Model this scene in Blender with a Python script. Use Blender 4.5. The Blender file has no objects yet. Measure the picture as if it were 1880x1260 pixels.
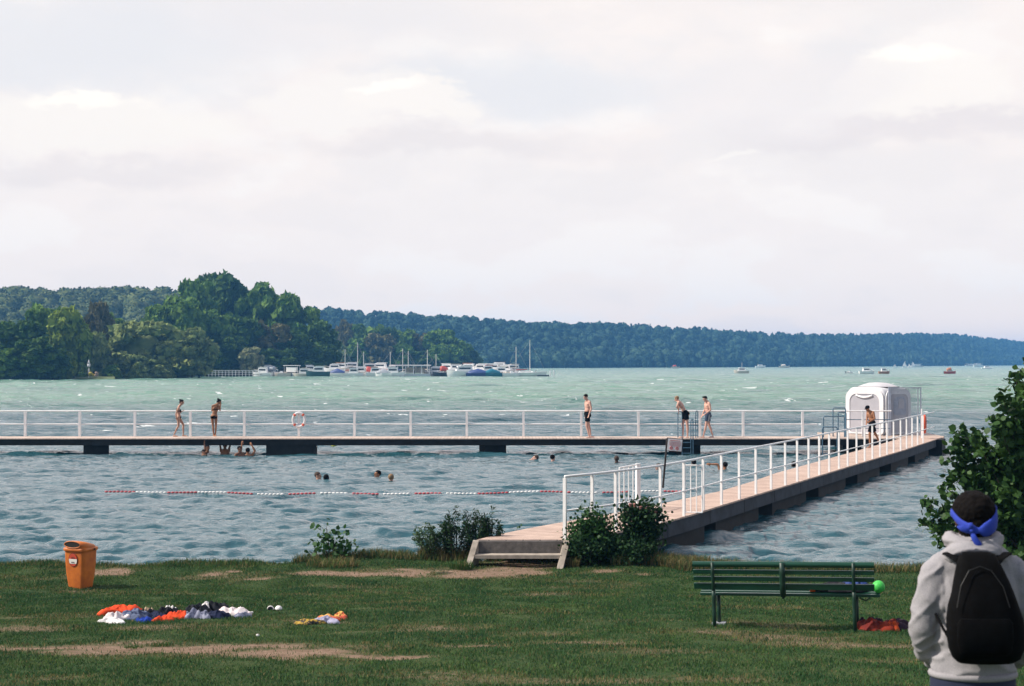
import bpy, math, random
import numpy as np
from mathutils import Vector, Matrix, noise as mnoise
random.seed(7); rng = np.random.default_rng(7)
SC = bpy.context.scene
COL = SC.collection
R = math.radians
# ------------------------------------------------------------------ camera
F = 2611.1; CX, CY = 940.0, 630.0; CAMZ = 3.77
PITCH = math.atan(36.0/F)
cam_d = bpy.data.cameras.new('camera'); cam = bpy.data.objects.new('camera', cam_d); COL.objects.link(cam)
cam_d.sensor_width = 36.0; cam_d.lens = 36.0*F/1880.0; cam_d.clip_start = 0.1; cam_d.clip_end = 9000
cam.location = (0, 0, CAMZ); cam.rotation_euler = (R(90)+PITCH, 0, 0)
cam_d.dof.use_dof = True; cam_d.dof.focus_distance = 38.0; cam_d.dof.aperture_fstop = 6.3
SC.camera = cam
# ------------------------------------------------------------------ sun and sky
SUN_EL, SUN_AZ = R(44), R(-97)           # azimuth measured from +Y towards +X
S = Vector((math.sin(SUN_AZ)*math.cos(SUN_EL), math.cos(SUN_AZ)*math.cos(SUN_EL), math.sin(SUN_EL)))
sun_d = bpy.data.lights.new('sun', 'SUN'); sun = bpy.data.objects.new('sun', sun_d); COL.objects.link(sun)
sun_d.energy = 4.6; sun_d.angle = R(0.6); sun_d.color = (1.0, 0.93, 0.82)
sun.rotation_euler = S.to_track_quat('Z', 'Y').to_euler(); sun.location = (-20, 10, 40)
W = bpy.data.worlds.new('World'); SC.world = W; W.use_nodes = True
def build_world():
    nt = W.node_tree; N = nt.nodes; L = nt.links
    for n in list(N): N.remove(n)
    out = N.new('ShaderNodeOutputWorld'); bg = N.new('ShaderNodeBackground'); bg.inputs[1].default_value = 0.1
    sky = N.new('ShaderNodeTexSky'); sky.sky_type = 'NISHITA'; sky.sun_disc = False
    sky.sun_elevation = SUN_EL; sky.sun_rotation = SUN_AZ; sky.dust_density = 1.5
    tc = N.new('ShaderNodeTexCoord'); sep = N.new('ShaderNodeSeparateXYZ'); L.new(tc.outputs['Generated'], sep.inputs[0])
    def M(op, a, b=None, c=None, clamp=False):
        n = N.new('ShaderNodeMath'); n.operation = op; n.use_clamp = clamp
        for i, v in enumerate((a, b, c)):
            if v is None: continue
            if isinstance(v, (int, float)): n.inputs[i].default_value = v
            else: L.new(v, n.inputs[i])
        return n.outputs[0]
    def MR(v, a, b, c, d):
        n = N.new('ShaderNodeMapRange'); n.interpolation_type = 'SMOOTHSTEP'
        L.new(v, n.inputs[0]); n.inputs[1].default_value = a; n.inputs[2].default_value = b; n.inputs[3].default_value = c; n.inputs[4].default_value = d
        return n.outputs[0]
    def NO(off, scale, detail, rough, zs=2.3):
        mp = N.new('ShaderNodeMapping'); L.new(tc.outputs['Generated'], mp.inputs[0]); mp.inputs['Location'].default_value = off; mp.inputs['Scale'].default_value = (1, 1, zs)
        n = N.new('ShaderNodeTexNoise'); L.new(mp.outputs[0], n.inputs[0]); n.inputs['Scale'].default_value = scale; n.inputs['Detail'].default_value = detail; n.inputs['Roughness'].default_value = rough
        return n.outputs[0]
    def MIX(f, a, b):
        n = N.new('ShaderNodeMix'); n.data_type = 'RGBA'
        if isinstance(f, (int, float)): n.inputs[0].default_value = f
        else: L.new(f, n.inputs[0])
        for i, v in ((6, a), (7, b)):
            if isinstance(v, tuple): n.inputs[i].default_value = (*v, 1)
            else: L.new(v, n.inputs[i])
        return n.outputs[2]
    def dim(c):
        n = N.new('ShaderNodeMix'); n.data_type = 'RGBA'; n.blend_type = 'MULTIPLY'; n.inputs[0].default_value = 1; L.new(c, n.inputs[6]); n.inputs[7].default_value = (.895, .872, .848, 1); return n.outputs[2]
    x, y, z = sep.outputs
    wrp = M('MULTIPLY', M('SUBTRACT', NO((3, 1, 7), 14, 5, .6, 2.2), .5), .11)
    wrp2 = M('MULTIPLY', M('SUBTRACT', NO((13, 5, 2), 11, 5, .6, 2.2), .5), .07)
    def blob(px, py, rx, ry, soft=.9):
        cx, cz = (px-940)/F, (666-py)/F
        dx = M('DIVIDE', M('ADD', M('SUBTRACT', x, cx), wrp), rx/F)
        dz = M('DIVIDE', M('ADD', M('SUBTRACT', z, cz), wrp2), ry/F)
        d = M('SQRT', M('ADD', M('MULTIPLY', dx, dx), M('MULTIPLY', dz, dz)))
        b = MR(d, 1-soft/2, 1+soft/2, 1, 0)
        return M('MULTIPLY', b, MR(y, 0, .3, 0, 1))
    hi = N.new('ShaderNodeMath')
    base = MIX(MR(z, 0.0, .09, 0, 1), (9.5, 8.7, 8.2), (8.95, 8.55, 8.5))
    base = MIX(MR(z, .0, .05, .9, 0), base, (12.0, 9.9, 8.2)); base = MIX(MR(z, .262, .38, 0, 1), base, (18.0, 16.8, 17.6))  # unseen sky above the frame brightened to lift the water reflections
    # big soft density and its lit side
    d0 = NO((0, 0, 0), 5.2, 9, .55); d1 = NO((-.012, 0, .055), 5.2, 9, .55)
    lit = M('SUBTRACT', d0, d1)
    bluegap = MR(d0, .40, .56, 1, 0)
    gap = M('MULTIPLY', bluegap, MR(z, .05, .16, 0, .5))
    col = MIX(gap, base, (8.15, 8.2, 8.45))
    col = MIX(M('MULTIPLY', MR(lit, .01, .10, 0, 1), .75), col, (9.2, 9.0, 8.95))
    col = MIX(M('MULTIPLY', MR(lit, -.01, -.10, 0, 1), .3), col, (8.1, 7.85, 8.0))
    for (px, py, rx, ry, c, k, so) in [
            (150, 120, 330, 80, (7.5, 7.8, 8.35), .75, 1.1), (960, 165, 260, 60, (7.5, 7.8, 8.35), .75, 1.2), (520, 60, 300, 50, (7.6, 7.7, 8.2), .5, 1.2),
            (1530, 150, 90, 60, (7.6, 7.75, 8.2), .5, 1.0), (240, 335, 220, 26, (7.7, 7.45, 7.7), .6, 1.1), (820, 275, 260, 24, (7.7, 7.45, 7.7), .6, 1.1),
            (1640, 255, 280, 34, (7.5, 7.25, 7.6), .65, 1.1), (190, 250, 230, 50, (9.1, 8.9, 8.7), .85, .5), (180, 214, 90, 14, (9.9, 9.7, 9.3), .8, .8),
            (640, 200, 170, 48, (9.0, 8.8, 8.7), .85, .5), (780, 205, 120, 34, (9.2, 8.95, 8.75), .85, .4), (730, 182, 60, 10, (9.9, 9.7, 9.4), .75, .9),
            (1650, 190, 150, 62, (9.25, 9.0, 8.8), .9, .4), (1650, 142, 80, 22, (10.0, 9.8, 9.4), .85, .8), (1400, 190, 220, 60, (8.4, 8.2, 8.4), .6, .8), (1330, 282, 60, 8, (9.4, 9.2, 9.0), .5, 1.)]:
        col = MIX(M('MULTIPLY', blob(px, py, rx, ry, so), k), col, c)
    # unseen zenith and sky behind the camera open to blue, dimmed for contrast
    dh = NO((5, 2, 1), 2.3, 6, .55, 1.5)
    cover = M('ADD', M('MULTIPLY', MR(z, .42, .85, 1, 0), 1.0), MR(dh, .5, .66, 0, .6), clamp=True)
    cover = M('MULTIPLY', cover, MR(y, -.45, .12, .22, 1))
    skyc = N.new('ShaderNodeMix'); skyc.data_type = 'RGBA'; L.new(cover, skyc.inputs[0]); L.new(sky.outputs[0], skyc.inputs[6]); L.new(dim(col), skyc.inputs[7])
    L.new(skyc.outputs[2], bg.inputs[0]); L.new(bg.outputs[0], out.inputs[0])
build_world()
SC.view_settings.view_transform = 'Standard'; SC.view_settings.look = 'None'; SC.view_settings.gamma = 1
SC.view_settings.exposure = 0.35
SC.render.engine = 'CYCLES'
SC.cycles.max_bounces = 6; SC.cycles.diffuse_bounces = 2; SC.cycles.glossy_bounces = 3; SC.cycles.transmission_bounces = 3
SC.cycles.volume_bounces = 0; SC.cycles.sample_clamp_indirect = 4.0; SC.cycles.transparent_max_bounces = 6
SC.cycles.use_denoising = True
# ------------------------------------------------------------------ pixel -> place helpers (photo pixels, 1880 x 1260)
_cp, _sp = math.cos(PITCH), math.sin(PITCH)
def ray(px, py):
    u, v = (px-CX)/F, -(py-CY)/F
    return Vector((u, _cp - v*_sp, _sp + v*_cp))
def at_y(px, py, Y):
    d = ray(px, py); t = Y/d.y; return Vector((d.x*t, Y, CAMZ + d.z*t))
def at_z(px, py, z):
    d = ray(px, py); t = (z-CAMZ)/d.z; return Vector((d.x*t, d.y*t, z))
def X(px, Y): return (px-CX)/F*Y
EDGE_PX = [(-2500, 25.0), (-400, 25.2), (0, 25.0), (300, 25.0), (520, 25.1), (600, 25.6), (700, 25.9), (800, 25.9), (900, 25.8), (1050, 25.7), (1200, 25.5), (1260, 25.0), (1400, 24.7), (1560, 24.45), (1700, 24.2), (2200, 24.2), (4000, 24.5)]
_ex = np.array([X(p, y) for p, y in EDGE_PX]); _ey = np.array([y for p, y in EDGE_PX])
def edge(x): return np.interp(x, _ex, _ey)
def ground_z(x, y):
    x = np.asarray(x, float); y = np.asarray(y, float)
    e = edge(x) + .12*np.sin(x*2.1) + .07*np.sin(x*5.3+1)
    t = np.clip((22.1-y), 0, 60)
    z = .26 + .075*t + .018*np.sin(x*.9+y*.7)*np.sin(y*.8-x*.3) + .01*np.sin(x*2.3-y*1.7)
    s = np.clip((y-e+.15)/1.0, 0, 1)
    return z*(1-s) + (-.55)*s - np.clip(y-e-.9, 0, 60)*.12
def at_g(px, py):
    d = ray(px, py); t = 5.0
    for _ in range(60):
        z = float(ground_z(d.x*t, d.y*t)); t2 = (z-CAMZ)/d.z; t += (t2-t)*.6
    return Vector((d.x*t, d.y*t, CAMZ+d.z*t))
# ------------------------------------------------------------------ object helpers
def tag(o, label=None, cat=None, group=None, kind=None):
    if label: o['label'] = label
    if cat: o['category'] = cat
    if group: o['group'] = group
    if kind: o['kind'] = kind
    return o
def empty(name, loc=(0, 0, 0), rz=0.0, label=None, cat=None, group=None):
    o = bpy.data.objects.new(name, None); COL.objects.link(o); o.location = loc; o.rotation_euler = (0, 0, rz); o.empty_display_size = .2
    return tag(o, label, cat, group)
def link(name, me, mat=None, parent=None, smooth=False):
    o = bpy.data.objects.new(name, me); COL.objects.link(o)
    if mat is not None and not me.materials:
        for m in (mat if isinstance(mat, (list, tuple)) else [mat]): me.materials.append(m)
    if parent: o.parent = parent
    if smooth: me.shade_smooth()
    return o
def children(o): return [c for c in bpy.data.objects if c.parent == o]
def copy_tree(o, parent=None, **kw):
    c = o.copy(); COL.objects.link(c); c.parent = parent
    for ch in KIDS.get(o.name, None) or children(o): copy_tree(ch, c)
    return c
KIDS = {}
def np_mesh(name, V, Fc, smooth=False):
    """V (n,3), Fc (m,k) uniform polygon size"""
    me = bpy.data.meshes.new(name); V = np.asarray(V, np.float32); Fc = np.asarray(Fc, np.int32); k = Fc.shape[1]
    me.vertices.add(len(V)); me.vertices.foreach_set('co', V.ravel())
    me.loops.add(Fc.size); me.loops.foreach_set('vertex_index', Fc.ravel())
    me.polygons.add(len(Fc)); me.polygons.foreach_set('loop_start', np.arange(0, Fc.size, k, dtype=np.int32))
    me.update(calc_edges=True)
    if smooth: me.shade_smooth()
    return me
def grid_faces(nr, nc):
    i = np.arange(nr-1)[:, None]*nc + np.arange(nc-1)[None, :]
    return np.stack([i, i+1, i+nc+1, i+nc], -1).reshape(-1, 4)
class MB:
    def __init__(s): s.v = []; s.f = []; s.m = []; s.mi = 0
    def add(s, vs, fs):
        b = len(s.v); s.v += [tuple(v) for v in vs]
        for f in fs: s.f.append(tuple(b+i for i in f)); s.m.append(s.mi)
        return s
    def box(s, c, d, rz=0.0, rx=0.0, top=None, M=None):
        hx, hy, hz = d[0]/2, d[1]/2, d[2]/2; tx, ty = (top if top else (1, 1))
        vs = [Vector((x*(tx if z > 0 else 1), y*(ty if z > 0 else 1), z)) for z in (-hz, hz) for x, y in ((-hx, -hy), (hx, -hy), (hx, hy), (-hx, hy))]
        m = M if M is not None else Matrix.Rotation(rz, 3, 'Z') @ Matrix.Rotation(rx, 3, 'X')
        c = Vector(c); return s.add([c + m @ v for v in vs], [(3, 2, 1, 0), (4, 5, 6, 7), (0, 1, 5, 4), (1, 2, 6, 5), (2, 3, 7, 6), (3, 0, 4, 7)])
    def cone(s, p0, p1, r0, r1=None, n=10, cap=True):
        if r1 is None: r1 = r0
        p0, p1 = Vector(p0), Vector(p1); d = (p1-p0)
        if d.length < 1e-7: return s
        d.normalize(); a = d.orthogonal().normalized(); b = d.cross(a)
        vs = []
        for p, r in ((p0, r0), (p1, r1)):
            for i in range(n):
                t = 2*math.pi*i/n; vs.append(p + (a*math.cos(t) + b*math.sin(t))*r)
        fs = [(i, (i+1) % n, n+(i+1) % n, n+i) for i in range(n)]
        if cap: fs += [tuple(range(n))[::-1], tuple(range(n, 2*n))]
        return s.add(vs, fs)
    def tube(s, pts, r, n=8, closed=False):
        pts = [Vector(p) for p in pts]; m = len(pts); rs = r if isinstance(r, (list, tuple)) else [r]*m
        up = None; rings = []
        for i, p in enumerate(pts):
            if closed: d = pts[(i+1) % m]-pts[i-1]
            else: d = pts[min(i+1, m-1)]-pts[max(i-1, 0)]
            d.normalize()
            if up is None: up = d.orthogonal().normalized()
            else:
                up = (up - d*up.dot(d));
                up = up.normalized() if up.length > 1e-5 else d.orthogonal().normalized()
            b = d.cross(up); rings.append([p + (up*math.cos(2*math.pi*k/n)+b*math.sin(2*math.pi*k/n))*rs[i] for k in range(n)])
        vs = [v for r_ in rings for v in r_]; fs = []
        for i in range(m if closed else m-1):
            j = (i+1) % m
            for k in range(n): fs.append((i*n+k, i*n+(k+1) % n, j*n+(k+1) % n, j*n+k))
        if not closed: fs += [tuple(range(n))[::-1], tuple((m-1)*n+k for k in range(n))]
        return s.add(vs, fs)
    def ell(s, c, rad, B=None, nu=14, nv=9):
        c = Vector(c); B = B or Matrix.Identity(3); vs = [c + B @ Vector((0, 0, rad[2]))]
        for j in range(1, nv):
            ph = math.pi*j/nv
            for i in range(nu):
                th = 2*math.pi*i/nu; vs.append(c + B @ Vector((rad[0]*math.sin(ph)*math.cos(th), rad[1]*math.sin(ph)*math.sin(th), rad[2]*math.cos(ph))))
        vs.append(c + B @ Vector((0, 0, -rad[2]))); fs = []
        for i in range(nu): fs.append((0, 1+i, 1+(i+1) % nu))
        for j in range(nv-2):
            for i in range(nu):
                a = 1+j*nu+i; b = 1+j*nu+(i+1) % nu; fs.append((a, a+nu, b+nu, b))
        l = len(vs)-1; o = 1+(nv-2)*nu
        for i in range(nu): fs.append((o+(i+1) % nu, o+i, l))
        return s.add(vs, fs)
    def cap(s, p0, p1, r0, r1=None):      # capsule with round ends (tapered)
        if r1 is None: r1 = r0
        s.cone(p0, p1, r0, r1, 14); s.ell(p0, (r0,)*3, None, 14, 8); s.ell(p1, (r1,)*3, None, 14, 8); return s
    def quad(s, a, b, c, d): return s.add([a, b, c, d], [(0, 1, 2, 3)])
    def loft(s, rings, caps=True, closed=True):
        n = len(rings[0]); vs = [v for r_ in rings for v in r_]; fs = []
        for i in range(len(rings)-1):
            for k in range(n if closed else n-1): fs.append((i*n+k, i*n+(k+1) % n, (i+1)*n+(k+1) % n, (i+1)*n+k))
        if caps: fs += [tuple(range(n))[::-1], tuple((len(rings)-1)*n+k for k in range(n))]
        return s.add(vs, fs)
    def mesh(s, name='m'):
        me = bpy.data.meshes.new(name); me.from_pydata([tuple(v) for v in s.v], [], s.f); me.update()
        if any(s.m): me.polygons.foreach_set('material_index', s.m)
        return me
    def build(s, name, mat=None, parent=None, smooth=False, angle=None):
        me = s.mesh(name); o = link(name, me, mat, parent, smooth)
        if angle is not None:
            me.shade_smooth(); me.set_sharp_from_angle(angle=R(angle))
        return o
def fuse(mb, voxel, smooth=3, name='m', adapt=0.0):
    """union of overlapping shapes into ONE continuous surface"""
    me = mb.mesh(name); o = bpy.data.objects.new('tmp', me); COL.objects.link(o)
    m = o.modifiers.new('r', 'REMESH'); m.mode = 'VOXEL'; m.voxel_size = voxel; m.adaptivity = adapt
    if smooth:
        m2 = o.modifiers.new('s', 'SMOOTH'); m2.factor = .5; m2.iterations = smooth
    dg = bpy.context.evaluated_depsgraph_get(); out = bpy.data.meshes.new_from_object(o.evaluated_get(dg))
    bpy.data.objects.remove(o); bpy.data.meshes.remove(me); out.name = name; out.shade_smooth(); return out
# ------------------------------------------------------------------ materials
MATS = {}
def mat(name, col, rough=.6, metal=0., var=0., scale=6., bump=0., bscale=40., col2=None, spec=None, stretch=None, detail=6, coord='Object', sss=0., trans=None, lo=.35, hi=.65, bdist=.01):
    if name in MATS: return MATS[name]
    m = bpy.data.materials.new(name); m.use_nodes = True; nt = m.node_tree; N = nt.nodes; L = nt.links
    p = N['Principled BSDF']; p.inputs['Base Color'].default_value = (*col, 1); p.inputs['Roughness'].default_value = rough; p.inputs['Metallic'].default_value = metal
    if spec is not None: p.inputs['Specular IOR Level'].default_value = spec
    tc = N.new('ShaderNodeTexCoord'); src = tc.outputs[coord]
    if stretch:
        mp = N.new('ShaderNodeMapping'); L.new(src, mp.inputs[0]); mp.inputs['Scale'].default_value = stretch; src = mp.outputs[0]
    if var or col2:
        n = N.new('ShaderNodeTexNoise'); L.new(src, n.inputs[0]); n.inputs['Scale'].default_value = scale; n.inputs['Detail'].default_value = detail; n.inputs['Roughness'].default_value = .6
        mr = N.new('ShaderNodeMapRange'); L.new(n.outputs[0], mr.inputs[0]); mr.inputs[1].default_value = lo; mr.inputs[2].default_value = hi
        mx = N.new('ShaderNodeMix'); mx.data_type = 'RGBA'; L.new(mr.outputs[0], mx.inputs[0])
        c2 = col2 if col2 else tuple(min(1, c*(1+var)) for c in col); c1 = col if col2 else tuple(c*(1-var) for c in col)
        mx.inputs[6].default_value = (*c1, 1); mx.inputs[7].default_value = (*c2, 1); L.new(mx.outputs[2], p.inputs['Base Color'])
    if bump:
        n2 = N.new('ShaderNodeTexNoise'); L.new(src, n2.inputs[0]); n2.inputs['Scale'].default_value = bscale; n2.inputs['Detail'].default_value = 4
        b = N.new('ShaderNodeBump'); b.inputs['Strength'].default_value = bump; b.inputs['Distance'].default_value = bdist; L.new(n2.outputs[0], b.inputs['Height']); L.new(b.outputs[0], p.inputs['Normal'])
    if sss: p.inputs['Subsurface Weight'].default_value = sss; p.inputs['Subsurface Scale'].default_value = .02
    if trans is not None: foliage_trans(m, trans)
    MATS[name] = m; return m
def foliage_trans(m, k):
    nt = m.node_tree; N = nt.nodes; L = nt.links; p = N['Principled BSDF']; o = [n for n in N if n.type == 'OUTPUT_MATERIAL'][0]
    tr = N.new('ShaderNodeBsdfTranslucent'); mx = N.new('ShaderNodeMixShader'); mx.inputs[0].default_value = k
    if p.inputs['Base Color'].links: L.new(p.inputs['Base Color'].links[0].from_socket, tr.inputs[0])
    else: tr.inputs[0].default_value = p.inputs['Base Color'].default_value
    L.new(p.outputs[0], mx.inputs[1]); L.new(tr.outputs[0], mx.inputs[2]); L.new(mx.outputs[0], o.inputs[0])
# ================================================================== GROUND (lawn, lake bed, one sheet)
def axis(lo, hi, step, far_lo, far_hi, g=1.35):
    a = list(np.arange(lo, hi+1e-6, step)); s = step
    x = hi
    while x < far_hi: s *= g; x += s; a.append(x)
    s = step; x = lo
    while x > far_lo: s *= g; x -= s; a.insert(0, x)
    return np.array(a)
def fbm(x, y, sc, seed=0, oc=4):
    out = np.zeros(np.shape(x)); a = 1; tot = 0
    r = np.random.default_rng(seed)
    for o in range(oc):
        for k in range(5):
            th = r.uniform(0, 2*math.pi); ph = r.uniform(0, 6.28); f = sc*(2**o)*r.uniform(.7, 1.4)
            out += a*np.sin((x*math.cos(th)+y*math.sin(th))*f + ph + 1.7*np.sin((x*math.sin(th)-y*math.cos(th))*f*.6+ph*2))
        tot += a*5*.6; a *= .6
    return out/tot
# bare earth patches: (px, py, half width px, half height px)
DIRT = [(300, 1190, 360, 13), (60, 1153, 130, 7), (270, 1153, 90, 5), (520, 1196, 130, 10), (790, 1156, 110, 8), (880, 1186, 80, 4), (690, 1206, 150, 5), (200, 1050, 70, 7), (385, 1056, 50, 5), (470, 1064, 30, 3),
        (760, 1050, 90, 8), (870, 1051, 100, 10), (960, 1046, 60, 9), (1110, 1048, 55, 6), (1180, 1052, 40, 4), (620, 1053, 80, 5), (1300, 1160, 90, 6), (1500, 1182, 160, 7), (1430, 1172, 160, 5), (1640, 1186, 90, 8), (1100, 1180, 120, 4),
        (150, 1086, 40, 3), (1360, 1140, 30, 3), (1260, 1046, 40, 4), (560, 1140, 110, 4), (1000, 1090, 60, 3), (780, 1100, 30, 3), (430, 1050, 15, 3), (950, 1035, 92, 9)]
_D = []
for (px, py, rx, ry) in DIRT:
    c = at_g(px, py); a = at_g(px+rx, py); b = at_g(px, py-ry); b2 = at_g(px, py+ry); _D.append((c.x, c.y, abs(a.x-c.x), (b.y-b2.y)/2, .62 if (px > 1000 and py > 1100) or 1080 < py < 1160 else 1.0))
def dirt(x, y):
    w = fbm(x, y*1.6, 1.1, 3, 4)*.8; w2 = fbm(x, y*1.5, 5, 5, 4)*.6; out = np.zeros(np.shape(x))
    for cx, cy, rx, ry, st_ in _D:
        d = np.sqrt(((x-cx)/rx)**2 + ((y-cy)/ry)**2) + w + w2
        out = np.maximum(out, np.clip((1.25-d)/.9, 0, 1)*st_)
    thin = np.clip(fbm(x, y*2.2, 1.3, 11, 4)*1.3-.24, 0, .42)
    return np.maximum(out, thin)
gx = axis(-13, 13, .11, -2600, 2600); gy = axis(9.5, 27.5, .1, -60, 3300)
GX, GY = np.meshgrid(gx, gy); GZ = ground_z(GX, GY)
far = GY > 30; GZ = np.where(far, np.maximum(GZ, -3.0), GZ); GZ = np.maximum(GZ, -3.0)
dd = dirt(GX, GY)*(np.abs(GX) < 14)*(GY < 27)
GZ = GZ + np.where((GY < 26) & (np.abs(GX) < 14), fbm(GX, GY, 4, 21, 4)*.018 - dd*.012, 0)
gme = np_mesh('ground', np.stack([GX, GY, GZ], -1).reshape(-1, 3), grid_faces(len(gy), len(gx)), True)
at = gme.attributes.new('bare_earth', 'FLOAT', 'POINT'); at.data.foreach_set('value', dd.ravel().astype(np.float32))
def ground_mat():
    m = bpy.data.materials.new('lawn_soil'); m.use_nodes = True; N = m.node_tree.nodes; L = m.node_tree.links; p = N['Principled BSDF']; p.inputs['Roughness'].default_value = .95; p.inputs['Specular IOR Level'].default_value = .1
    geo = N.new('ShaderNodeNewGeometry')
    def noise(sc, de=6, ro=.6):
        n = N.new('ShaderNodeTexNoise'); L.new(geo.outputs['Position'], n.inputs[0]); n.inputs['Scale'].default_value = sc; n.inputs['Detail'].default_value = de; n.inputs['Roughness'].default_value = ro; return n.outputs[0]
    def mr(v, a, b):
        n = N.new('ShaderNodeMapRange'); L.new(v, n.inputs[0]); n.inputs[1].default_value = a; n.inputs[2].default_value = b; return n.outputs[0]
    def mix(f, a, b):
        n = N.new('ShaderNodeMix'); n.data_type = 'RGBA'; L.new(f, n.inputs[0])
        for i, v in ((6, a), (7, b)):
            if isinstance(v, tuple): n.inputs[i].default_value = (*v, 1)
            else: L.new(v, n.inputs[i])
        return n.outputs[2]
    grass = mix(mr(noise(1.3), .3, .7), (.022, .055, .018), (.042, .072, .022))
    grass = mix(mr(noise(28, 3), .45, .8), grass, (.085, .08, .03))
    earth = mix(mr(noise(9, 8, .7), .3, .7), (.13, .085, .055), (.29, .20, .145))
    earth = mix(mr(noise(60, 3), .58, .72), earth, (.06, .05, .03))
    a = N.new('ShaderNodeAttribute'); a.attribute_name = 'bare_earth'
    ad = N.new('ShaderNodeMath'); ad.operation = 'ADD'; L.new(a.outputs['Fac'], ad.inputs[0])
    sb = N.new('ShaderNodeMath'); sb.operation = 'MULTIPLY_ADD'; L.new(noise(14, 6, .7), sb.inputs[0]); sb.inputs[1].default_value = 1.5; sb.inputs[2].default_value = -.75; L.new(sb.outputs[0], ad.inputs[1])
    c = mix(mr(ad.outputs[0], .22, .85), grass, earth)
    L.new(c, p.inputs['Base Color'])
    b = N.new('ShaderNodeBump'); b.inputs['Strength'].default_value = .8; b.inputs['Distance'].default_value = .02; L.new(noise(45, 6, .7), b.inputs['Height']); L.new(b.outputs[0], p.inputs['Normal'])
    return m
ground = link('ground', gme, ground_mat()); tag(ground, 'sloping grass lawn with worn bare earth strips', 'lawn', kind='structure')
# ================================================================== GRASS
def blades(name, P, h, w, lean, mats, mat_idx=None):
    """P (n,3) roots; one bent two-piece blade each (quad + tri as 2 tris + tip)"""
    n = len(P); th = rng.uniform(0, 2*math.pi, n); c, s = np.cos(th), np.sin(th)
    side = np.stack([c, s, np.zeros(n)], -1)*w[:, None]/2
    la = rng.uniform(0, 2*math.pi, n); ld = np.stack([np.cos(la), np.sin(la), np.zeros(n)], -1)*(lean*h)[:, None]
    up = np.zeros((n, 3)); up[:, 2] = h
    A = P-side; B = P+side; C = P+up*.6+ld*.35+side*.7; D = P+up*.6+ld*.35-side*.7; T = P+up*(1-.3*lean[:, None])+ld
    V = np.stack([A, B, C, D, T], 1).reshape(-1, 3); i = np.arange(n)[:, None]*5
    Fc = np.concatenate([i+np.array([[0, 1, 2]]), i+np.array([[0, 2, 3]]), i+np.array([[3, 2, 4]])], 1).reshape(-1, 3)
    me = np_mesh(name, V, Fc)
    o = link(name, me, mats)
    if mat_idx is not None: me.polygons.foreach_set('material_index', np.repeat(mat_idx, 3).astype(np.int32))
    return o
g1 = mat('grass_green', (.026, .088, .028), .7, col2=(.085, .15, .038), scale=.9, coord='Object', spec=.1, trans=.25)
g2 = mat('grass_dark', (.018, .056, .026), .7, col2=(.042, .090, .034), scale=2.2, coord='Object', spec=.1, trans=.2)
g3 = mat('grass_dry', (.12, .10, .04), .8, col2=(.24, .19, .085), scale=5, coord='Object', spec=.1, trans=.2)
def lawn():
    n = 1150000; y = rng.uniform(11, 26.3, n); half = .375*y+3.6
    x = rng.uniform(-1, 1, n)*half; keep = rng.uniform(0, 1, n) < half/13.5; x, y = x[keep], y[keep]
    d = dirt(x, y); e = edge(x); dens = np.clip(1.05-d*1.25, .06, 1)*(y < e+.25); keep = rng.uniform(0, 1, len(x)) < dens; x, y, d, e = x[keep], y[keep], d[keep], e[keep]
    z = ground_z(x, y)-.005; n = len(x)
    tall = np.clip((y-e+.75)/.7, 0, 1)
    cl = np.clip(fbm(x, y, 2.2, 31, 3)*.5+.5, 0, 1)
    h = rng.uniform(.012, .032, n)*(1+cl*.8) + tall*rng.uniform(0, .10, n)*(.3+cl)
    u = rng.uniform(0, 1, n); dry = (u < .05+.3*(d > .1)+.12*tall*cl); mi = np.where(dry, 2, np.where(rng.uniform(0, 1, n) < .35+.3*cl, 1, 0))
    w = rng.uniform(.004, .009, n)*(1+.3*(y > 18))
    o = blades('grass', np.stack([x, y, z], -1), h, w, rng.uniform(.2, .9, n), [g1, g2, g3], mi)
    tag(o, 'short patchy green grass growing on the lawn', 'grass', kind='stuff')
lawn()
# tall dry fringe on the bank edge
def fringe():
    xs = []; ys = []; hs = []; mi = []
    def patch(px0, px1, n, hmin, hmax, dryf, dy0=-.5, dy1=.25):
        for _ in range(n):
            px = random.uniform(px0, px1); x0 = X(px, 25.0); e = float(edge(x0)); y = e+random.uniform(dy0, dy1); x = X(px, y)
            xs.append(x); ys.append(y); hs.append(random.uniform(hmin, hmax)); mi.append(2 if random.random() < dryf else (1 if random.random() < .5 else 0))
    patch(-300, 560, 5000, .05, .12, .35); patch(540, 700, 3500, .07, .24, .5); patch(690, 1280, 6000, .06, .2, .45); patch(770, 870, 3000, .1, .34, .7)
    patch(1120, 1300, 9000, .06, .26, .6, -1.0, .2); patch(1280, 1700, 6000, .07, .2, .55, -.5, .3); patch(1042, 1062, 500, .06, .22, .7, -1.2, -.9)
    patch(700, 860, 2000, .05, .2, .5, -.6, 0)
    P = np.array([xs, ys, np.zeros(len(xs))]).T; P[:, 2] = ground_z(P[:, 0], P[:, 1])-.01; n = len(P)
    o = blades('dry_bank_grass', P, np.array(hs), rng.uniform(.006, .012, n), rng.uniform(.1, .7, n), [g1, g2, g3], np.array(mi))
    tag(o, 'ragged half dry long grass along the lake bank', 'bank grass', kind='stuff')
fringe()
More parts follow.
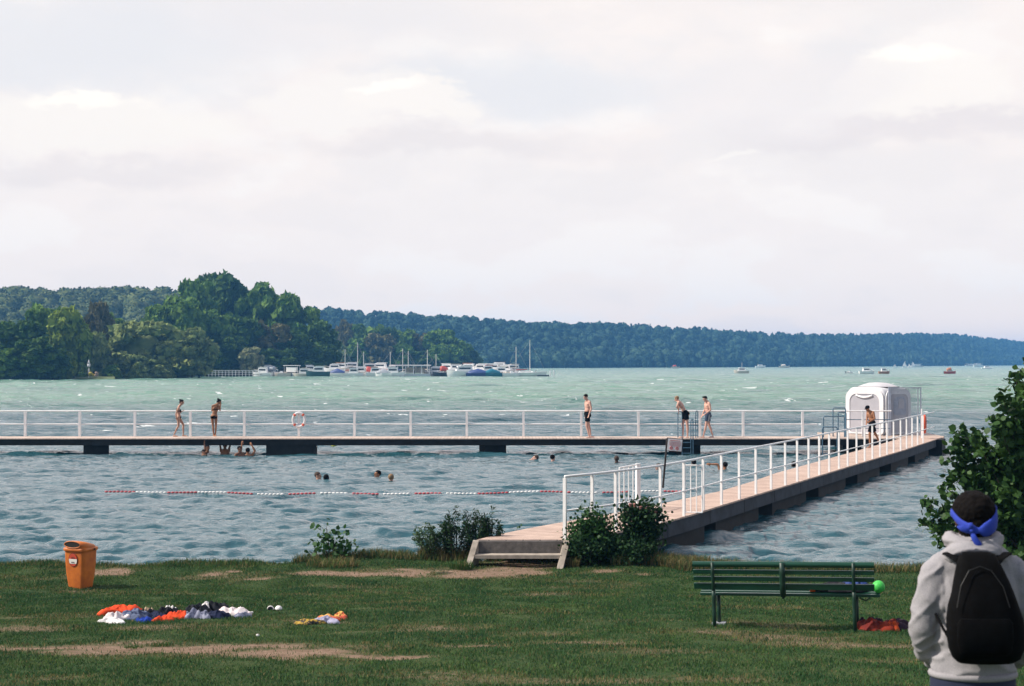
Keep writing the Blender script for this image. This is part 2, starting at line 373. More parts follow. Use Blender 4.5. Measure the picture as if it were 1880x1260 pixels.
# ================================================================== WATER
def water():
    rows = [21.5]; 
    while rows[-1] < 3200:
        y = rows[-1]; st = .055 + max(0, y-24)*.0032 if y < 75 else .0032*y + (y/900)**2*6
        rows.append(y+st)
    rows = np.array(rows); nc = 620
    t = np.linspace(-1, 1, nc); half = np.where(rows < 200, rows*.47+2.5, rows*.47+2.5)
    X_ = half[:, None]*t[None, :]; Y_ = np.repeat(rows[:, None], nc, 1)
    Z = np.zeros_like(X_); DX = np.zeros_like(X_); DY = np.zeros_like(X_); r = np.random.default_rng(4)
    wind = R(-78)   # waves travel mostly towards the camera and slightly right
    res = np.maximum(np.gradient(rows)[:, None], half[:, None]*2/nc)
    for k in range(190):
        lam = .15*(3.0/.15)**(r.random()**1.55); th = wind + r.normal(0, .45 if lam < 1 else .28); kk = 2*math.pi/lam
        amp = .0088*lam**.60*r.uniform(.5, 1.3)*(1 if lam < 3 else .42)
        ph = r.uniform(0, 6.28); dx, dy = math.cos(th), math.sin(th)
        arg = kk*(X_*dx+Y_*dy)+ph + .9*np.sin(X_*.21*r.uniform(.5, 1.5)+Y_*.13*r.uniform(.5, 1.5)+ph*3)
        fade = np.clip((lam/res-2.0)/2.0, 0, 1)*amp
        env = .65+.35*np.sin(X_*r.uniform(.05, .5)+Y_*r.uniform(.05, .5)+ph*5)
        Z += fade*env*(np.exp(1.3*np.sin(arg))-1.47)*.62; DX += -.75*fade*dx*np.cos(arg); DY += -.75*fade*dy*np.cos(arg)
    for k in range(34):    # open lake beyond the jetty is rougher
        lam = r.uniform(1.6, 8); th = wind + r.normal(0, .3); kk = 2*math.pi/lam; ph = r.uniform(0, 6.28); dx, dy = math.cos(th), math.sin(th)
        arg = kk*(X_*dx+Y_*dy)+ph + .9*np.sin(X_*.11*r.uniform(.5, 1.5)+Y_*.07*r.uniform(.5, 1.5)+ph*3)
        Z += np.clip((lam/res-2.0)/2.0, 0, 1)*np.clip((Y_-60)/30, 0, 1)*.010*lam**.8*(np.exp(1.3*np.sin(arg))-1.47)*.62
    # calm under 1.5 m from bank
    calm = np.clip((Y_-edge(np.clip(X_, -20, 20)))/2.0, .25, 1)
    Z *= calm
    V = np.stack([X_+DX, Y_+DY, Z], -1).reshape(-1, 3)
    me = np_mesh('water', V, grid_faces(len(rows), nc), True)
    m = bpy.data.materials.new('lake_water'); m.use_nodes = True; N = m.node_tree.nodes; L = m.node_tree.links; p = N['Principled BSDF']
    p.inputs['Roughness'].default_value = .07; p.inputs['IOR'].default_value = 1.78
    geo = N.new('ShaderNodeNewGeometry')
    def mapn(scv, sc, de=5, ro=.55, rot=0):
        mp = N.new('ShaderNodeMapping'); L.new(geo.outputs['Position'], mp.inputs[0]); mp.inputs['Scale'].default_value = scv; mp.inputs['Rotation'].default_value = (0, 0, rot)
        n = N.new('ShaderNodeTexNoise'); L.new(mp.outputs[0], n.inputs[0]); n.inputs['Scale'].default_value = sc; n.inputs['Detail'].default_value = de; n.inputs['Roughness'].default_value = ro; return n.outputs[0]
    def mr(v, a, b, c=0., d=1.):
        n = N.new('ShaderNodeMapRange'); L.new(v, n.inputs[0]); n.inputs[1].default_value = a; n.inputs[2].default_value = b; n.inputs[3].default_value = c; n.inputs[4].default_value = d; return n.outputs[0]
    def mth(op, a, b):
        n = N.new('ShaderNodeMath'); n.operation = op
        for i, v in enumerate((a, b)):
            if isinstance(v, (int, float)): n.inputs[i].default_value = v
            else: L.new(v, n.inputs[i])
        return n.outputs[0]
    def mix(f, a, b):
        n = N.new('ShaderNodeMix'); n.data_type = 'RGBA'; L.new(f, n.inputs[0])
        for i, v in ((6, a), (7, b)):
            if isinstance(v, tuple): n.inputs[i].default_value = (*v, 1)
            else: L.new(v, n.inputs[i])
        return n.outputs[2]
    sp = N.new('ShaderNodeSeparateXYZ'); L.new(geo.outputs['Position'], sp.inputs[0]); yy = sp.outputs[1]
    # lake body colour: shallow dark teal near the bank, milky green open lake beyond the bathing jetty
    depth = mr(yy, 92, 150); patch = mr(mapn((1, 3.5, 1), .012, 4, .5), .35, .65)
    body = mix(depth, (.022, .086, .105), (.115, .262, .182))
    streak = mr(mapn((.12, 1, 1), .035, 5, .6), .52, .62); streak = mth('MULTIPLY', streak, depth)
    body = mix(mth('MULTIPLY', streak, .5), body, (.03, .10, .11))
    # whitecaps: small foam scraps far out
    foam = mr(mapn((.75, 1.0, 1), .8, 3, .6), .685, .71); foam = mth('MULTIPLY', foam, mr(yy, 55, 75)); 
    foam2 = mr(mapn((.6, 1.0, 1), .33, 3, .55), .675, .70); foam2 = mth('MULTIPLY', foam2, mr(yy, 150, 220)); foam = mth('MAXIMUM', foam, foam2)
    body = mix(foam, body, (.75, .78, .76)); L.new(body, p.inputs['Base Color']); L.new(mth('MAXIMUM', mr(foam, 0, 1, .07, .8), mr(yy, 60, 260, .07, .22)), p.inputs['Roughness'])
    # ripples
    b1 = N.new('ShaderNodeBump'); b1.inputs['Strength'].default_value = 1.0; b1.inputs['Distance'].default_value = .036
    L.new(mapn((.55, 1, 1), 7.5, 5, .7, R(8)), b1.inputs['Height'])
    b2 = N.new('ShaderNodeBump'); b2.inputs['Strength'].default_value = 1.0; L.new(b1.outputs[0], b2.inputs['Normal'])
    L.new(mapn((.42, 1, 1), 1.6, 5, .64, R(-6)), b2.inputs['Height']); L.new(mr(yy, 26, 130, .055, .6), b2.inputs['Distance'])
    b3 = N.new('ShaderNodeBump'); b3.inputs['Strength'].default_value = 1.0; L.new(b2.outputs[0], b3.inputs['Normal'])
    L.new(mapn((.35, 1, 1), .22, 4, .62, R(4)), b3.inputs['Height']); L.new(mr(yy, 90, 400, .0, 4.0), b3.inputs['Distance'])
    L.new(b3.outputs[0], p.inputs['Normal'])
    o = link('water', me, m); tag(o, 'choppy green and blue lake water', 'lake', kind='structure')
water()
# ================================================================== FAR SHORES
def strip(name, cols, label, m, nback=7, flat=260):
    """cols: (px, Yfront, Yback, zback)"""
    cols = np.array(cols, float); px = np.arange(cols[0, 0], cols[-1, 0]+1, 8.); yf = np.interp(px, cols[:, 0], cols[:, 1]); yb = np.interp(px, cols[:, 0], cols[:, 2]); zb = np.interp(px, cols[:, 0], cols[:, 3])
    rows = []; ts = np.linspace(0, 1, nback)
    xf = (px-CX)/F
    rows.append((xf*yf, yf-1.5, np.full_like(px, -2.9))); rows.append((xf*yf, yf, np.full_like(px, .35)))
    for t in ts[1:]:
        y = yf+(yb-yf)*t; rows.append((xf*y, y, .5+(zb-.5)*(t*t*(3-2*t))))
    y = yb+flat; rows.append((xf*y, y, zb*.9)); y = yb+flat+30; rows.append((xf*y, y, np.full_like(px, -2.9)))
    V = np.stack([np.stack(r_, -1) for r_ in rows]).reshape(-1, 3)
    o = link(name, np_mesh(name, V, grid_faces(len(rows), len(px)), True), m); tag(o, label, 'hillside', kind='structure'); return (px, yf, yb, zb)
soil = mat('forest_floor', (.02, .03, .012), .95, var=.4, scale=.2, coord='Object', spec=.1)
HB = strip('far_left_hillside', [(-500, 560, 700, 30), (0, 560, 700, 29.5), (100, 560, 700, 28), (220, 560, 700, 28.5), (350, 560, 700, 27.5), (480, 600, 700, 22), (550, 610, 690, 9), (575, 620, 680, 1)], 'hazy wooded hillside behind the left shore', soil)
HD = strip('far_hillside', [(480, 900, 1060, 34), (600, 900, 1060, 33), (700, 910, 1070, 31), (800, 930, 1080, 29), (900, 960, 1100, 27), (960, 980, 1130, 25), (1000, 985, 1140, 25), (1100, 1030, 1190, 26), (1200, 1080, 1250, 25), (1300, 1130, 1300, 24), (1440, 1230, 1400, 21), (1540, 1350, 1530, 23), (1640, 1480, 1680, 27), (1750, 1650, 1900, 31), (1880, 1950, 2200, 25), (2100, 2300, 2600, 18), (2500, 2700, 3000, 10)], 'long blue wooded hill across the lake', soil)
HA = strip('left_shore', [(-500, 290, 420, 9), (0, 298, 420, 9), (135, 317, 430, 9), (340, 354, 460, 11), (370, 384, 460, 11), (480, 396, 465, 12), (600, 408, 455, 4), (625, 415, 455, 1)], 'low wooded left shore', soil, flat=60)
HC = strip('marina_shore', [(560, 590, 640, 4), (760, 590, 650, 4), (880, 600, 640, 2), (895, 610, 640, .6)], 'low wooded spit behind the marina', soil, flat=60)
def ico(sub=2):
    import bmesh
    bm = bmesh.new(); bmesh.ops.create_icosphere(bm, subdivisions=sub, radius=1); V = np.array([v.co[:] for v in bm.verts]); Fc = np.array([[v.index for v in f.verts] for f in bm.faces]); bm.free(); return V, Fc
def canopy(name, H, spacing, rr, hh, m, label, lsz=(.35, .95), frac0=0.0, frac1=1.12, sub=2, conifer=None, prange=None, leafy=0):
    px, yf, yb, zb = H; ICOV, ICOF = ico(sub); Vs = []; Fs = []; off = 0
    r = np.random.default_rng(hash(name) % 1000 if False else len(name)); variants = []
    for k in range(8):
        d = 1 + np.array([mnoise.noise(Vector(v)*2.1+Vector((k*9, 0, 0)))*.38 + mnoise.noise(Vector(v)*4.7+Vector((0, k*7, 0)))*.22 for v in ICOV]); variants.append(ICOV*d[:, None])
    x = px[0]
    a = 0
    while x < px[-1]:
        yfm, ybm, zbm = (np.interp(x, px, q) for q in (yf, yb, zb)); depth = (ybm-yfm)*frac1; n = int(depth/spacing)
        for j in range(n+1):
            t = (j + r.uniform(-.4, .4))/max(n, 1); t = max(frac0, t)*frac1; y = yfm+3+(ybm-yfm)*t; xx = (x+r.uniform(-.5, .5)*spacing/ybm*F-CX)/F*y
            tt = min(1, t); z = .5+(zbm-.5)*(tt*tt*(3-2*tt)); rad = r.uniform(*rr); h = r.uniform(*hh)
            if prange and not (prange[0] < x < prange[1]): pass
            sc = np.array([rad, rad, rad*r.uniform(.8, 1.15)])
            pxx = x
            if conifer and conifer[0] < pxx < conifer[1] and r.random() < conifer[2]: sc = np.array([rad*.45, rad*.45, rad*1.7])
            V = variants[r.integers(8)]*sc; th = r.uniform(0, 6.28); c, s = math.cos(th), math.sin(th); V = np.stack([V[:, 0]*c-V[:, 1]*s, V[:, 0]*s+V[:, 1]*c, V[:, 2]], -1)
            hz = h-sc[2] if t > .05 else h*.5
            Vs.append(V+np.array([xx, y, z+max(hz, rad*.4)])); Fs.append(ICOF+off); off += len(ICOV)
            if t < .12:
                Vs.append(V*.9+np.array([xx, y-2, z+rad*.3])); Fs.append(ICOF+off); off += len(ICOV)
        x += spacing/yfm*F
    V = np.concatenate(Vs); Fc = np.concatenate(Fs)
    if leafy:   # scatter leaf tufts over the crown surfaces
        A, B, C = V[Fc[:, 0]], V[Fc[:, 1]], V[Fc[:, 2]]; nrm = np.cross(B-A, C-A); nl = np.linalg.norm(nrm, axis=1)+1e-9; nrm /= nl[:, None]
        keep = (nrm[:, 1] < .45) & (nrm[:, 2] > -.5); idx = np.where(keep)[0]; idx = np.repeat(idx, leafy)
        b = r.dirichlet((1, 1, 1), len(idx)); P = A[idx]*b[:, :1]+B[idx]*b[:, 1:2]+C[idx]*b[:, 2:]+nrm[idx]*r.uniform(0, .6, (len(idx), 1))
        n = len(P); u = r.normal(size=(n, 3))+nrm[idx]*.3; u /= np.linalg.norm(u, axis=1)[:, None]; w = np.cross(u, nrm[idx]+r.normal(size=(n, 3))*.5); w /= np.linalg.norm(w, axis=1)[:, None]+1e-9
        s = r.uniform(*lsz, (n, 1)); Q = np.stack([P-u*s, P+w*s*.7, P+u*s, P-w*s*.7], 1).reshape(-1, 3); i = np.arange(n)[:, None]*4+len(V)
        Fc = np.concatenate([Fc, i+np.array([[0, 1, 2]]), i+np.array([[0, 2, 3]])]); V = np.concatenate([V, Q])
    o = link(name, np_mesh(name, V, Fc), m); tag(o, label, 'forest', kind='stuff')
far_leaf = mat('far_forest', (.014, .042, .030), .8, col2=(.055, .10, .055), scale=.06, coord='Object', spec=.1, detail=8)  # bluish tint puts some of the distance haze into the leaf colour
mid_leaf = mat('hill_forest', (.03, .06, .02), .8, col2=(.13, .15, .05), scale=.35, coord='Object', spec=.1, detail=8)
canopy('hillside_forest', HD, 6.2, (1.7, 5.8), (6.5, 13), far_leaf, 'long bluish forest covering the far hill', conifer=(1120, 1900, .35), sub=1, leafy=6, lsz=(.4, 1.3))
canopy('left_hill_forest', HB, 6.6, (3.0, 6.0), (9.5, 13.5), mid_leaf, 'hazy green forest on the rise behind the left shore', sub=2, leafy=2)
# ================================================================== BATHING JETTY
DZ = .67
conc = mat('jetty_concrete', (.032, .038, .050), .9, var=.35, scale=2.5, bump=.4, bscale=25, coord='Object', detail=8)
conc_dk = mat('shade_dark_concrete', (.008, .009, .010), .85, var=.5, scale=3, bump=.4, bscale=18, coord='Object', detail=8)  # shade of sunless faces and underside put into the near-black colour
conc_lt = mat('worn_concrete', (.34, .29, .24), .9, var=.28, scale=5, bump=.5, bscale=60, coord='Object', detail=8)
white_p = mat('white_paint', (.80, .78, .77), .45, var=.07, scale=4, coord='Object')
blue_p = mat('blue_grey_paint', (.055, .12, .18), .45, var=.2, scale=9, coord='Object')
dark_p = mat('dark_metal', (.02, .014, .014), .5, var=.2, scale=9)
def plank_mat(name, c1, c2, axis_rot, w=.12):
    m = bpy.data.materials.new(name); m.use_nodes = True; N = m.node_tree.nodes; L = m.node_tree.links; p = N['Principled BSDF']; p.inputs['Roughness'].default_value = .85
    tc = N.new('ShaderNodeTexCoord'); mp = N.new('ShaderNodeMapping'); L.new(tc.outputs['Object'], mp.inputs[0]); mp.inputs['Rotation'].default_value = (0, 0, axis_rot)
    sp = N.new('ShaderNodeSeparateXYZ'); L.new(mp.outputs[0], sp.inputs[0])
    dv = N.new('ShaderNodeMath'); dv.operation = 'DIVIDE'; L.new(sp.outputs[0], dv.inputs[0]); dv.inputs[1].default_value = w
    fl = N.new('ShaderNodeMath'); fl.operation = 'FLOOR'; L.new(dv.outputs[0], fl.inputs[0]); fr = N.new('ShaderNodeMath'); fr.operation = 'FRACT'; L.new(dv.outputs[0], fr.inputs[0])
    wn = N.new('ShaderNodeTexWhiteNoise'); wn.noise_dimensions = '1D'; L.new(fl.outputs[0], wn.inputs['W'])
    n = N.new('ShaderNodeTexNoise'); L.new(mp.outputs[0], n.inputs[0]); n.inputs['Scale'].default_value = 3; n.inputs['Detail'].default_value = 7
    ad = N.new('ShaderNodeMath'); ad.operation = 'MULTIPLY_ADD'; L.new(wn.outputs[0], ad.inputs[0]); ad.inputs[1].default_value = .6; 
    mr = N.new('ShaderNodeMapRange'); L.new(n.outputs[0], mr.inputs[0]); mr.inputs[1].default_value = .3; mr.inputs[2].default_value = .7; mr.inputs[4].default_value = .5; L.new(mr.outputs[0], ad.inputs[2])
    mx = N.new('ShaderNodeMix'); mx.data_type = 'RGBA'; L.new(ad.outputs[0], mx.inputs[0]); mx.inputs[6].default_value = (*c1, 1); mx.inputs[7].default_value = (*c2, 1)
    g = N.new('ShaderNodeMath'); g.operation = 'LESS_THAN'; L.new(fr.outputs[0], g.inputs[0]); g.inputs[1].default_value = .07
    m2 = N.new('ShaderNodeMix'); m2.data_type = 'RGBA'; L.new(g.outputs[0], m2.inputs[0]); L.new(mx.outputs[2], m2.inputs[6]); m2.inputs[7].default_value = (.05, .04, .035, 1)
    L.new(m2.outputs[2], p.inputs['Base Color']); return m
RE = [(24.95, .94), (25.35, 1.32), (26.0, 1.83), (26.9, 2.46), (27.5, 2.86), (29.3, 3.78), (31, 4.57), (36.8, 7.34), (42.6, 10.1), (50.4, 13.85), (58.9, 17.75)]
LE = [(24.95, -.62), (25.8, -.2), (26.6, .27), (28.0, 1.18), (29.3, 2.06), (31.25, 3.24), (34.3, 4.99), (37.3, 6.33), (40, 7.42), (45.2, 9.85), (50, 12.1), (54, 13.95), (58.9, 16.2)]
def Rx(y): return float(np.interp(y, [a for a, b in RE], [b for a, b in RE]))
def Lx(y): return float(np.interp(y, [a for a, b in LE], [b for a, b in LE]))
plank_walk = plank_mat('deck_planks_walkway', (.33, .225, .18), (.54, .40, .325), R(-62), .14)
plank_far = plank_mat('deck_planks_jetty', (.40, .31, .26), (.55, .43, .36), 0, .14)
def walkway():
    t = empty('walkway', (Rx(30), 30, 0), 0, 'long angled concrete walkway with pale plank deck running from the bank to the far jetty', 'walkway'); o = t.location
    ys = sorted(set([a for a, b in RE]+[a for a, b in LE]+[33, 35, 38, 44, 47, 52, 56]))
    def ribbon(y0, y1, inl, inr, z0, z1, name, m):
        mb = MB(); rings = []
        for y in [y_ for y_ in ys if y0 <= y_ <= y1]:
            l, r = Lx(y)+inl, Rx(y)-inr; rings.append([Vector((l, y, z1))-o, Vector((r, y, z1))-o, Vector((r, y, z0))-o, Vector((l, y, z0))-o])
        mb.loft(rings); return mb.build(name, m, t)
    ribbon(24.9, 59, .0, .0, DZ-.035, DZ, 'plank_deck', plank_walk)
    mb = MB()
    # concrete edge beams made of slabs with joints
    for (fn, sgn) in ((Rx, -1), (Lx, 1)):
        y = 25.6
        while y < 58.8:
            y2 = min(y+2.35, 58.85); ring = []
            for yy in (y+.012, (y+y2)/2, y2-.012):
                xo = fn(yy)+sgn*.03; xi = xo+sgn*.16; ring.append([Vector((xo, yy, DZ-.038))-o, Vector((xi, yy, DZ-.038))-o, Vector((xi, yy, DZ-.33))-o, Vector((xo, yy, DZ-.33))-o])
            mb.loft(ring); y = y2
    mb.build('edge_beam', conc, t)
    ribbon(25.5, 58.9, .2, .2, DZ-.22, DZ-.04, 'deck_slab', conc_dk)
    for y in (28.4, 32.6, 36.8, 41.2, 45.8, 50.6, 55.2):
        l, r = Lx(y), Rx(y); p = MB(); L_ = 3.1  # blocks lengthened so their dark sides fill in the shade under the deck
        dx = (Rx(y+L_)-Rx(y-L_))/(2*L_)
        vs = []
        for z in (-1.0, DZ-.23):
            for (yy, xx) in ((y-L_/2, l+.22-dx*L_/2), (y-L_/2, r-.16-dx*L_/2), (y+L_/2, r-.16+dx*L_/2), (y+L_/2, l+.22+dx*L_/2)): vs.append(Vector((xx, yy, z))-o)
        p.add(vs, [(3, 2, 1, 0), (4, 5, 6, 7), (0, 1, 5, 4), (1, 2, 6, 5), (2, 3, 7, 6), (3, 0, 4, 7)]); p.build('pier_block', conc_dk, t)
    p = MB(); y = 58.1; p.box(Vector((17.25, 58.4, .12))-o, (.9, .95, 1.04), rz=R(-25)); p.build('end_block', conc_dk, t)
walkway()
def entrance_steps():
    t = empty('entrance_steps', (.16, 24.7, .26), 0, 'two weathered concrete steps with slanted side cheeks at the shore end of the walkway', 'steps'); o = t.location
    m = MB(); m.box(Vector((.16, 24.86, DZ-.13))-o, (1.50, .10, .24)); m.build('riser', mat('riser_concrete', (.13, .115, .105), .9, var=.3, scale=9, bump=.6, bscale=60, coord='Object', detail=8), t)
    m = MB(); m.box(Vector((.10, 24.66, .425))-o, (1.52, .26, .06)); m.build('tread', conc_lt, t)
    for s in (-1, 1):
        m = MB(); cx = .16+s*.79; w = .05
        prof = [(24.93, DZ-.005), (24.74, DZ-.005), (24.30, .20), (24.42, .20), (24.93, .20)]
        rr = [[Vector((cx+dx-(.14*(DZ-z)/.45 if y < 24.8 else 0), y, z))-o for y, z in prof] for dx in (-w, w)]; m.loft(rr); m.build('cheek_wall', conc_lt, t)
entrance_steps()
def rail_pts(fn, y0, y1, z, n=60, off=-.06): return [Vector((fn(y)+off, y, z)) for y in np.linspace(y0, y1, n)]
def walkway_rail():
    t = empty('walkway_railing', (Rx(25)-.06, 25, DZ), 0, 'white tubular railing climbing along the right side of the angled walkway', 'railing'); o = t.location
    RH = 1.10
    m = MB(); m.tube([p-o for p in rail_pts(Rx, 25.0, 57.6, DZ+RH)], .024, 8); m.build('top_rail', white_p, t, True)
    m = MB(); m.tube([p-o for p in rail_pts(Rx, 25.0, 57.6, DZ+.50)], .016, 6); m.build('middle_rail', white_p, t, True)
    pxs = [1035, 1087, 1130, 1212, 1255, 1290.5, 1324, 1356.6, 1387, 1415, 1441, 1463, 1484, 1503.5, 1521.7, 1539.6, 1555.6, 1572, 1586.8, 1601, 1615, 1627.8, 1640, 1652.8, 1663.8, 1674, 1684, 1694]
    for px in pxs:
        ya, yb = 24.96, 58.9
        for _ in range(40):
            y = (ya+yb)/2
            if CX+(Rx(y)-.06)/y*F < px: ya = y
            else: yb = y
        y = max(y, 25.0); w = .05 if px > 1040 else .055
        m = MB(); m.box(Vector((Rx(y)-.06, y, DZ+.5*(RH-.03)))-o, (w, w, RH-.03), rz=R(-25)); m.cone(Vector((Rx(y)-.06, y, DZ+RH-.05))-o, Vector((Rx(y)-.06, y, DZ+RH))-o, .012, n=6)
        m.build('post', white_p, t)
walkway_rail()
def gate(name, x0, x1, yy, z0, z1, n, label, thick_post=None):
    t = empty(name, (x0, yy, DZ), 0, label, 'gate', 'white gate leaves on the walkway'); o = t.location; d = Vector((x1[0]-x0, x1[1]-yy, 0))
    a = Vector((x0, yy, 0)); fr = MB()
    for z in (z0, z1): fr.cone(a+Vector((0, 0, z))-o, a+d+Vector((0, 0, z))-o, .016, n=6)
    for s in (0, 1): fr.cone(a+d*s+Vector((0, 0, z0))-o, a+d*s+Vector((0, 0, z1))-o, .016, n=6)
    fr.build('gate_frame', white_p, t)
    for k in range(n):
        b = MB(); q = a+d*((k+1)/(n+1)); b.cone(q+Vector((0, 0, z0))-o, q+Vector((0, 0, z1))-o, .011, n=6); b.build('bar', white_p, t)
    if thick_post:
        b = MB(); q = a+d*1.03; b.box(q+Vector((0, 0, DZ+.45))-o, (.085, .085, 1.0), rz=R(20)); b.build('gate_post', white_p, t)
gate('gate_leaf', X(1137, 29.4), (X(1170, 30.3), 30.3), 29.4, DZ+.06, DZ+.93, 3, 'white barred gate leaf with a thick post on the left side of the walkway', True)
gate('gate_leaf', X(1257, 29.4), (X(1289, 29.35), 29.35), 29.4, DZ+.01, DZ+.98, 2, 'narrow white barred gate leaf swung out at the right edge of the walkway')
# --------------------------------------------------------------- far jetty
JF, JB = 58.2, 59.9
def jetty():
    xl, xr = -46., 16.2
    t = empty('bathing_jetty', (0, JF, 0), 0, 'long straight dark concrete jetty lying across the swimming area', 'jetty'); o = t.location
    m = MB(); m.box(Vector(((xl+xr)/2, (JF+JB)/2, DZ-.02))-o, (xr-xl, JB-JF, .04)); m.build('plank_deck', plank_far, t)
    for yy in (JF+.12, JB-.12):
        m = MB(); x = xl; m.box(Vector(((xl+xr)/2, yy, DZ-.16))-o, (xr-xl-.1, .13, .22))
        while x < xr-.3:
            w = min(2.4, xr-x); m.box(Vector((x+w/2, yy, DZ-.165))-o, (w-.02, .16, .245)); x += w
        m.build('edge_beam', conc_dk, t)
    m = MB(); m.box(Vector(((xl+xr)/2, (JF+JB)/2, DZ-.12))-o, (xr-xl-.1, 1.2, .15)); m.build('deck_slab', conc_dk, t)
    for (a, b) in ((142, 196), (489, 576), (880, 928), (1233, 1287), (-190, -130)):
        xa, xb = X(a, JF+.1), X(b, JF+.1); m = MB()
        if b-a < 70: m.box(Vector(((xa+xb)/2, JF+.75, -.1))-o, ((xb-xa)*.84, .95, 1.09), rz=R(16))
        else: m.box(Vector(((xa+xb)/2, JF+.65, -.1))-o, (xb-xa, 1.1, 1.09))
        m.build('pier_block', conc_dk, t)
    # corner platform under the cabin
    t2 = empty('corner_platform', (16.2, 61.2, 0), 0, 'square plank platform at the corner carrying the white cabin', 'platform'); o = t2.location
    m = MB(); m.add([Vector(v)-o for z in (DZ-.2, DZ-.004) for v in ((13.7, 59.92, z), (18.2, 59.92, z), (18.4, 63.4, z), (13.6, 63.4, z))], [(3, 2, 1, 0), (4, 5, 6, 7), (0, 1, 5, 4), (1, 2, 6, 5), (2, 3, 7, 6), (3, 0, 4, 7)]); m.build('plank_deck', plank_far, t2)
    m = MB(); m.add([Vector(v)-o for z in (DZ-.2, DZ-.004) for v in ((16.22, 58.93, z), (17.85, 58.93, z), (18.2, 59.9, z), (16.22, 59.9, z))], [(3, 2, 1, 0), (4, 5, 6, 7), (0, 1, 5, 4), (1, 2, 6, 5), (2, 3, 7, 6), (3, 0, 4, 7)]); m.build('deck_corner', plank_walk, t2)
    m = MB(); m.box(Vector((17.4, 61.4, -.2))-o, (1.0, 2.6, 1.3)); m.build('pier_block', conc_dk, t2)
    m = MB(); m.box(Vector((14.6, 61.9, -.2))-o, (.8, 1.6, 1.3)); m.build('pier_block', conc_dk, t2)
    # railing at the rear edge
    t3 = empty('jetty_railing', (0, JB-.1, DZ), 0, 'long white two bar railing along the back edge of the far jetty', 'railing'); o = t3.location; y = JB-.1
    xr2 = X(1636, y)
    m = MB(); m.cone(Vector((-46, y, DZ+1.07))-o, Vector((xr2, y, DZ+1.07))-o, .028, n=8); m.build('top_rail', white_p, t3)
    m = MB(); m.cone(Vector((-46, y, DZ+.52))-o, Vector((X(1500, y), y, DZ+.52))-o, .024, n=6); m.build('middle_rail', white_p, t3)
    ps = [-560, -458, -357, -256, -155, -54, 47, 147, 248, 350, 449, 549, 651, 754, 857, 961, 1067, 1172, 1285, 1364, 1473, 1584]
    for px in ps:
        m = MB(); m.box(Vector((X(px, y), y, DZ+.525))-o, (.095, .095, 1.03)); m.build('post', white_p, t3)
jetty()
red_p = mat('red_orange_plastic', (.62, .085, .03), .45, var=.1)
white_pl = mat('white_plastic', (.66, .64, .65), .4, var=.05, scale=3)
def life_ring():
    y = JB-.2; c = Vector((X(549, y), y, DZ+.70)); t = empty('life_ring', c, 0, 'white life ring with red bands hanging on the far jetty railing', 'life ring')
    m = MB(); n = 48; pts = [Vector((.25*math.cos(a), 0, .29*math.sin(a))) for a in np.linspace(0, 2*math.pi, n, endpoint=False)]; m.tube(pts, .055, 10, True); m.build('ring', white_pl, t, True)
    for k in range(4):
        a0 = math.pi/4+k*math.pi/2; b = MB(); b.tube([Vector((.25*math.cos(a), 0, .29*math.sin(a))) for a in np.linspace(a0-.16, a0+.16, 5)], .060, 10); b.build('red_band', red_p, t, True)
    y = 58.0; px = 1697; c = Vector((X(px, y), y, DZ+.60)); t = empty('life_ring', c, R(70), 'orange life ring seen edge on at the far end of the walkway railing', 'life ring')
    m = MB(); m.tube([Vector((.27*math.cos(a), 0, .33*math.sin(a))) for a in np.linspace(0, 2*math.pi, 40, endpoint=False)], .062, 10, True); m.build('ring', red_p, t, True)
    m = MB(); m.tube([Vector((.1*math.sin(a*2), .07, .32-.6*a/3)) for a in np.linspace(0, 3, 10)], .012, 6); m.build('rope', mat('black_rope', (.02, .02, .02), .8), t)
    m = MB(); m.box((.0, .12, 0.02), (.05, .05, 1.2)); m.build('holder_post', white_p, t)
life_ring()
def hoop(m, xa, xb, y, z0, z1, r=.022, o=Vector((0, 0, 0)), yb=None):
    yb = y if yb is None else yb; rr = .06
    pts = [Vector((xa, y, z0)), Vector((xa, y, z1-rr)), Vector((xa+rr*.3, y, z1-rr*.3)), Vector((xa+rr, y, z1)), Vector((xb-rr, yb, z1)), Vector((xb-rr*.3, yb, z1-rr*.3)), Vector((xb, yb, z1-rr)), Vector((xb, yb, z0))]
    m.tube([p-o for p in pts], r, 7)
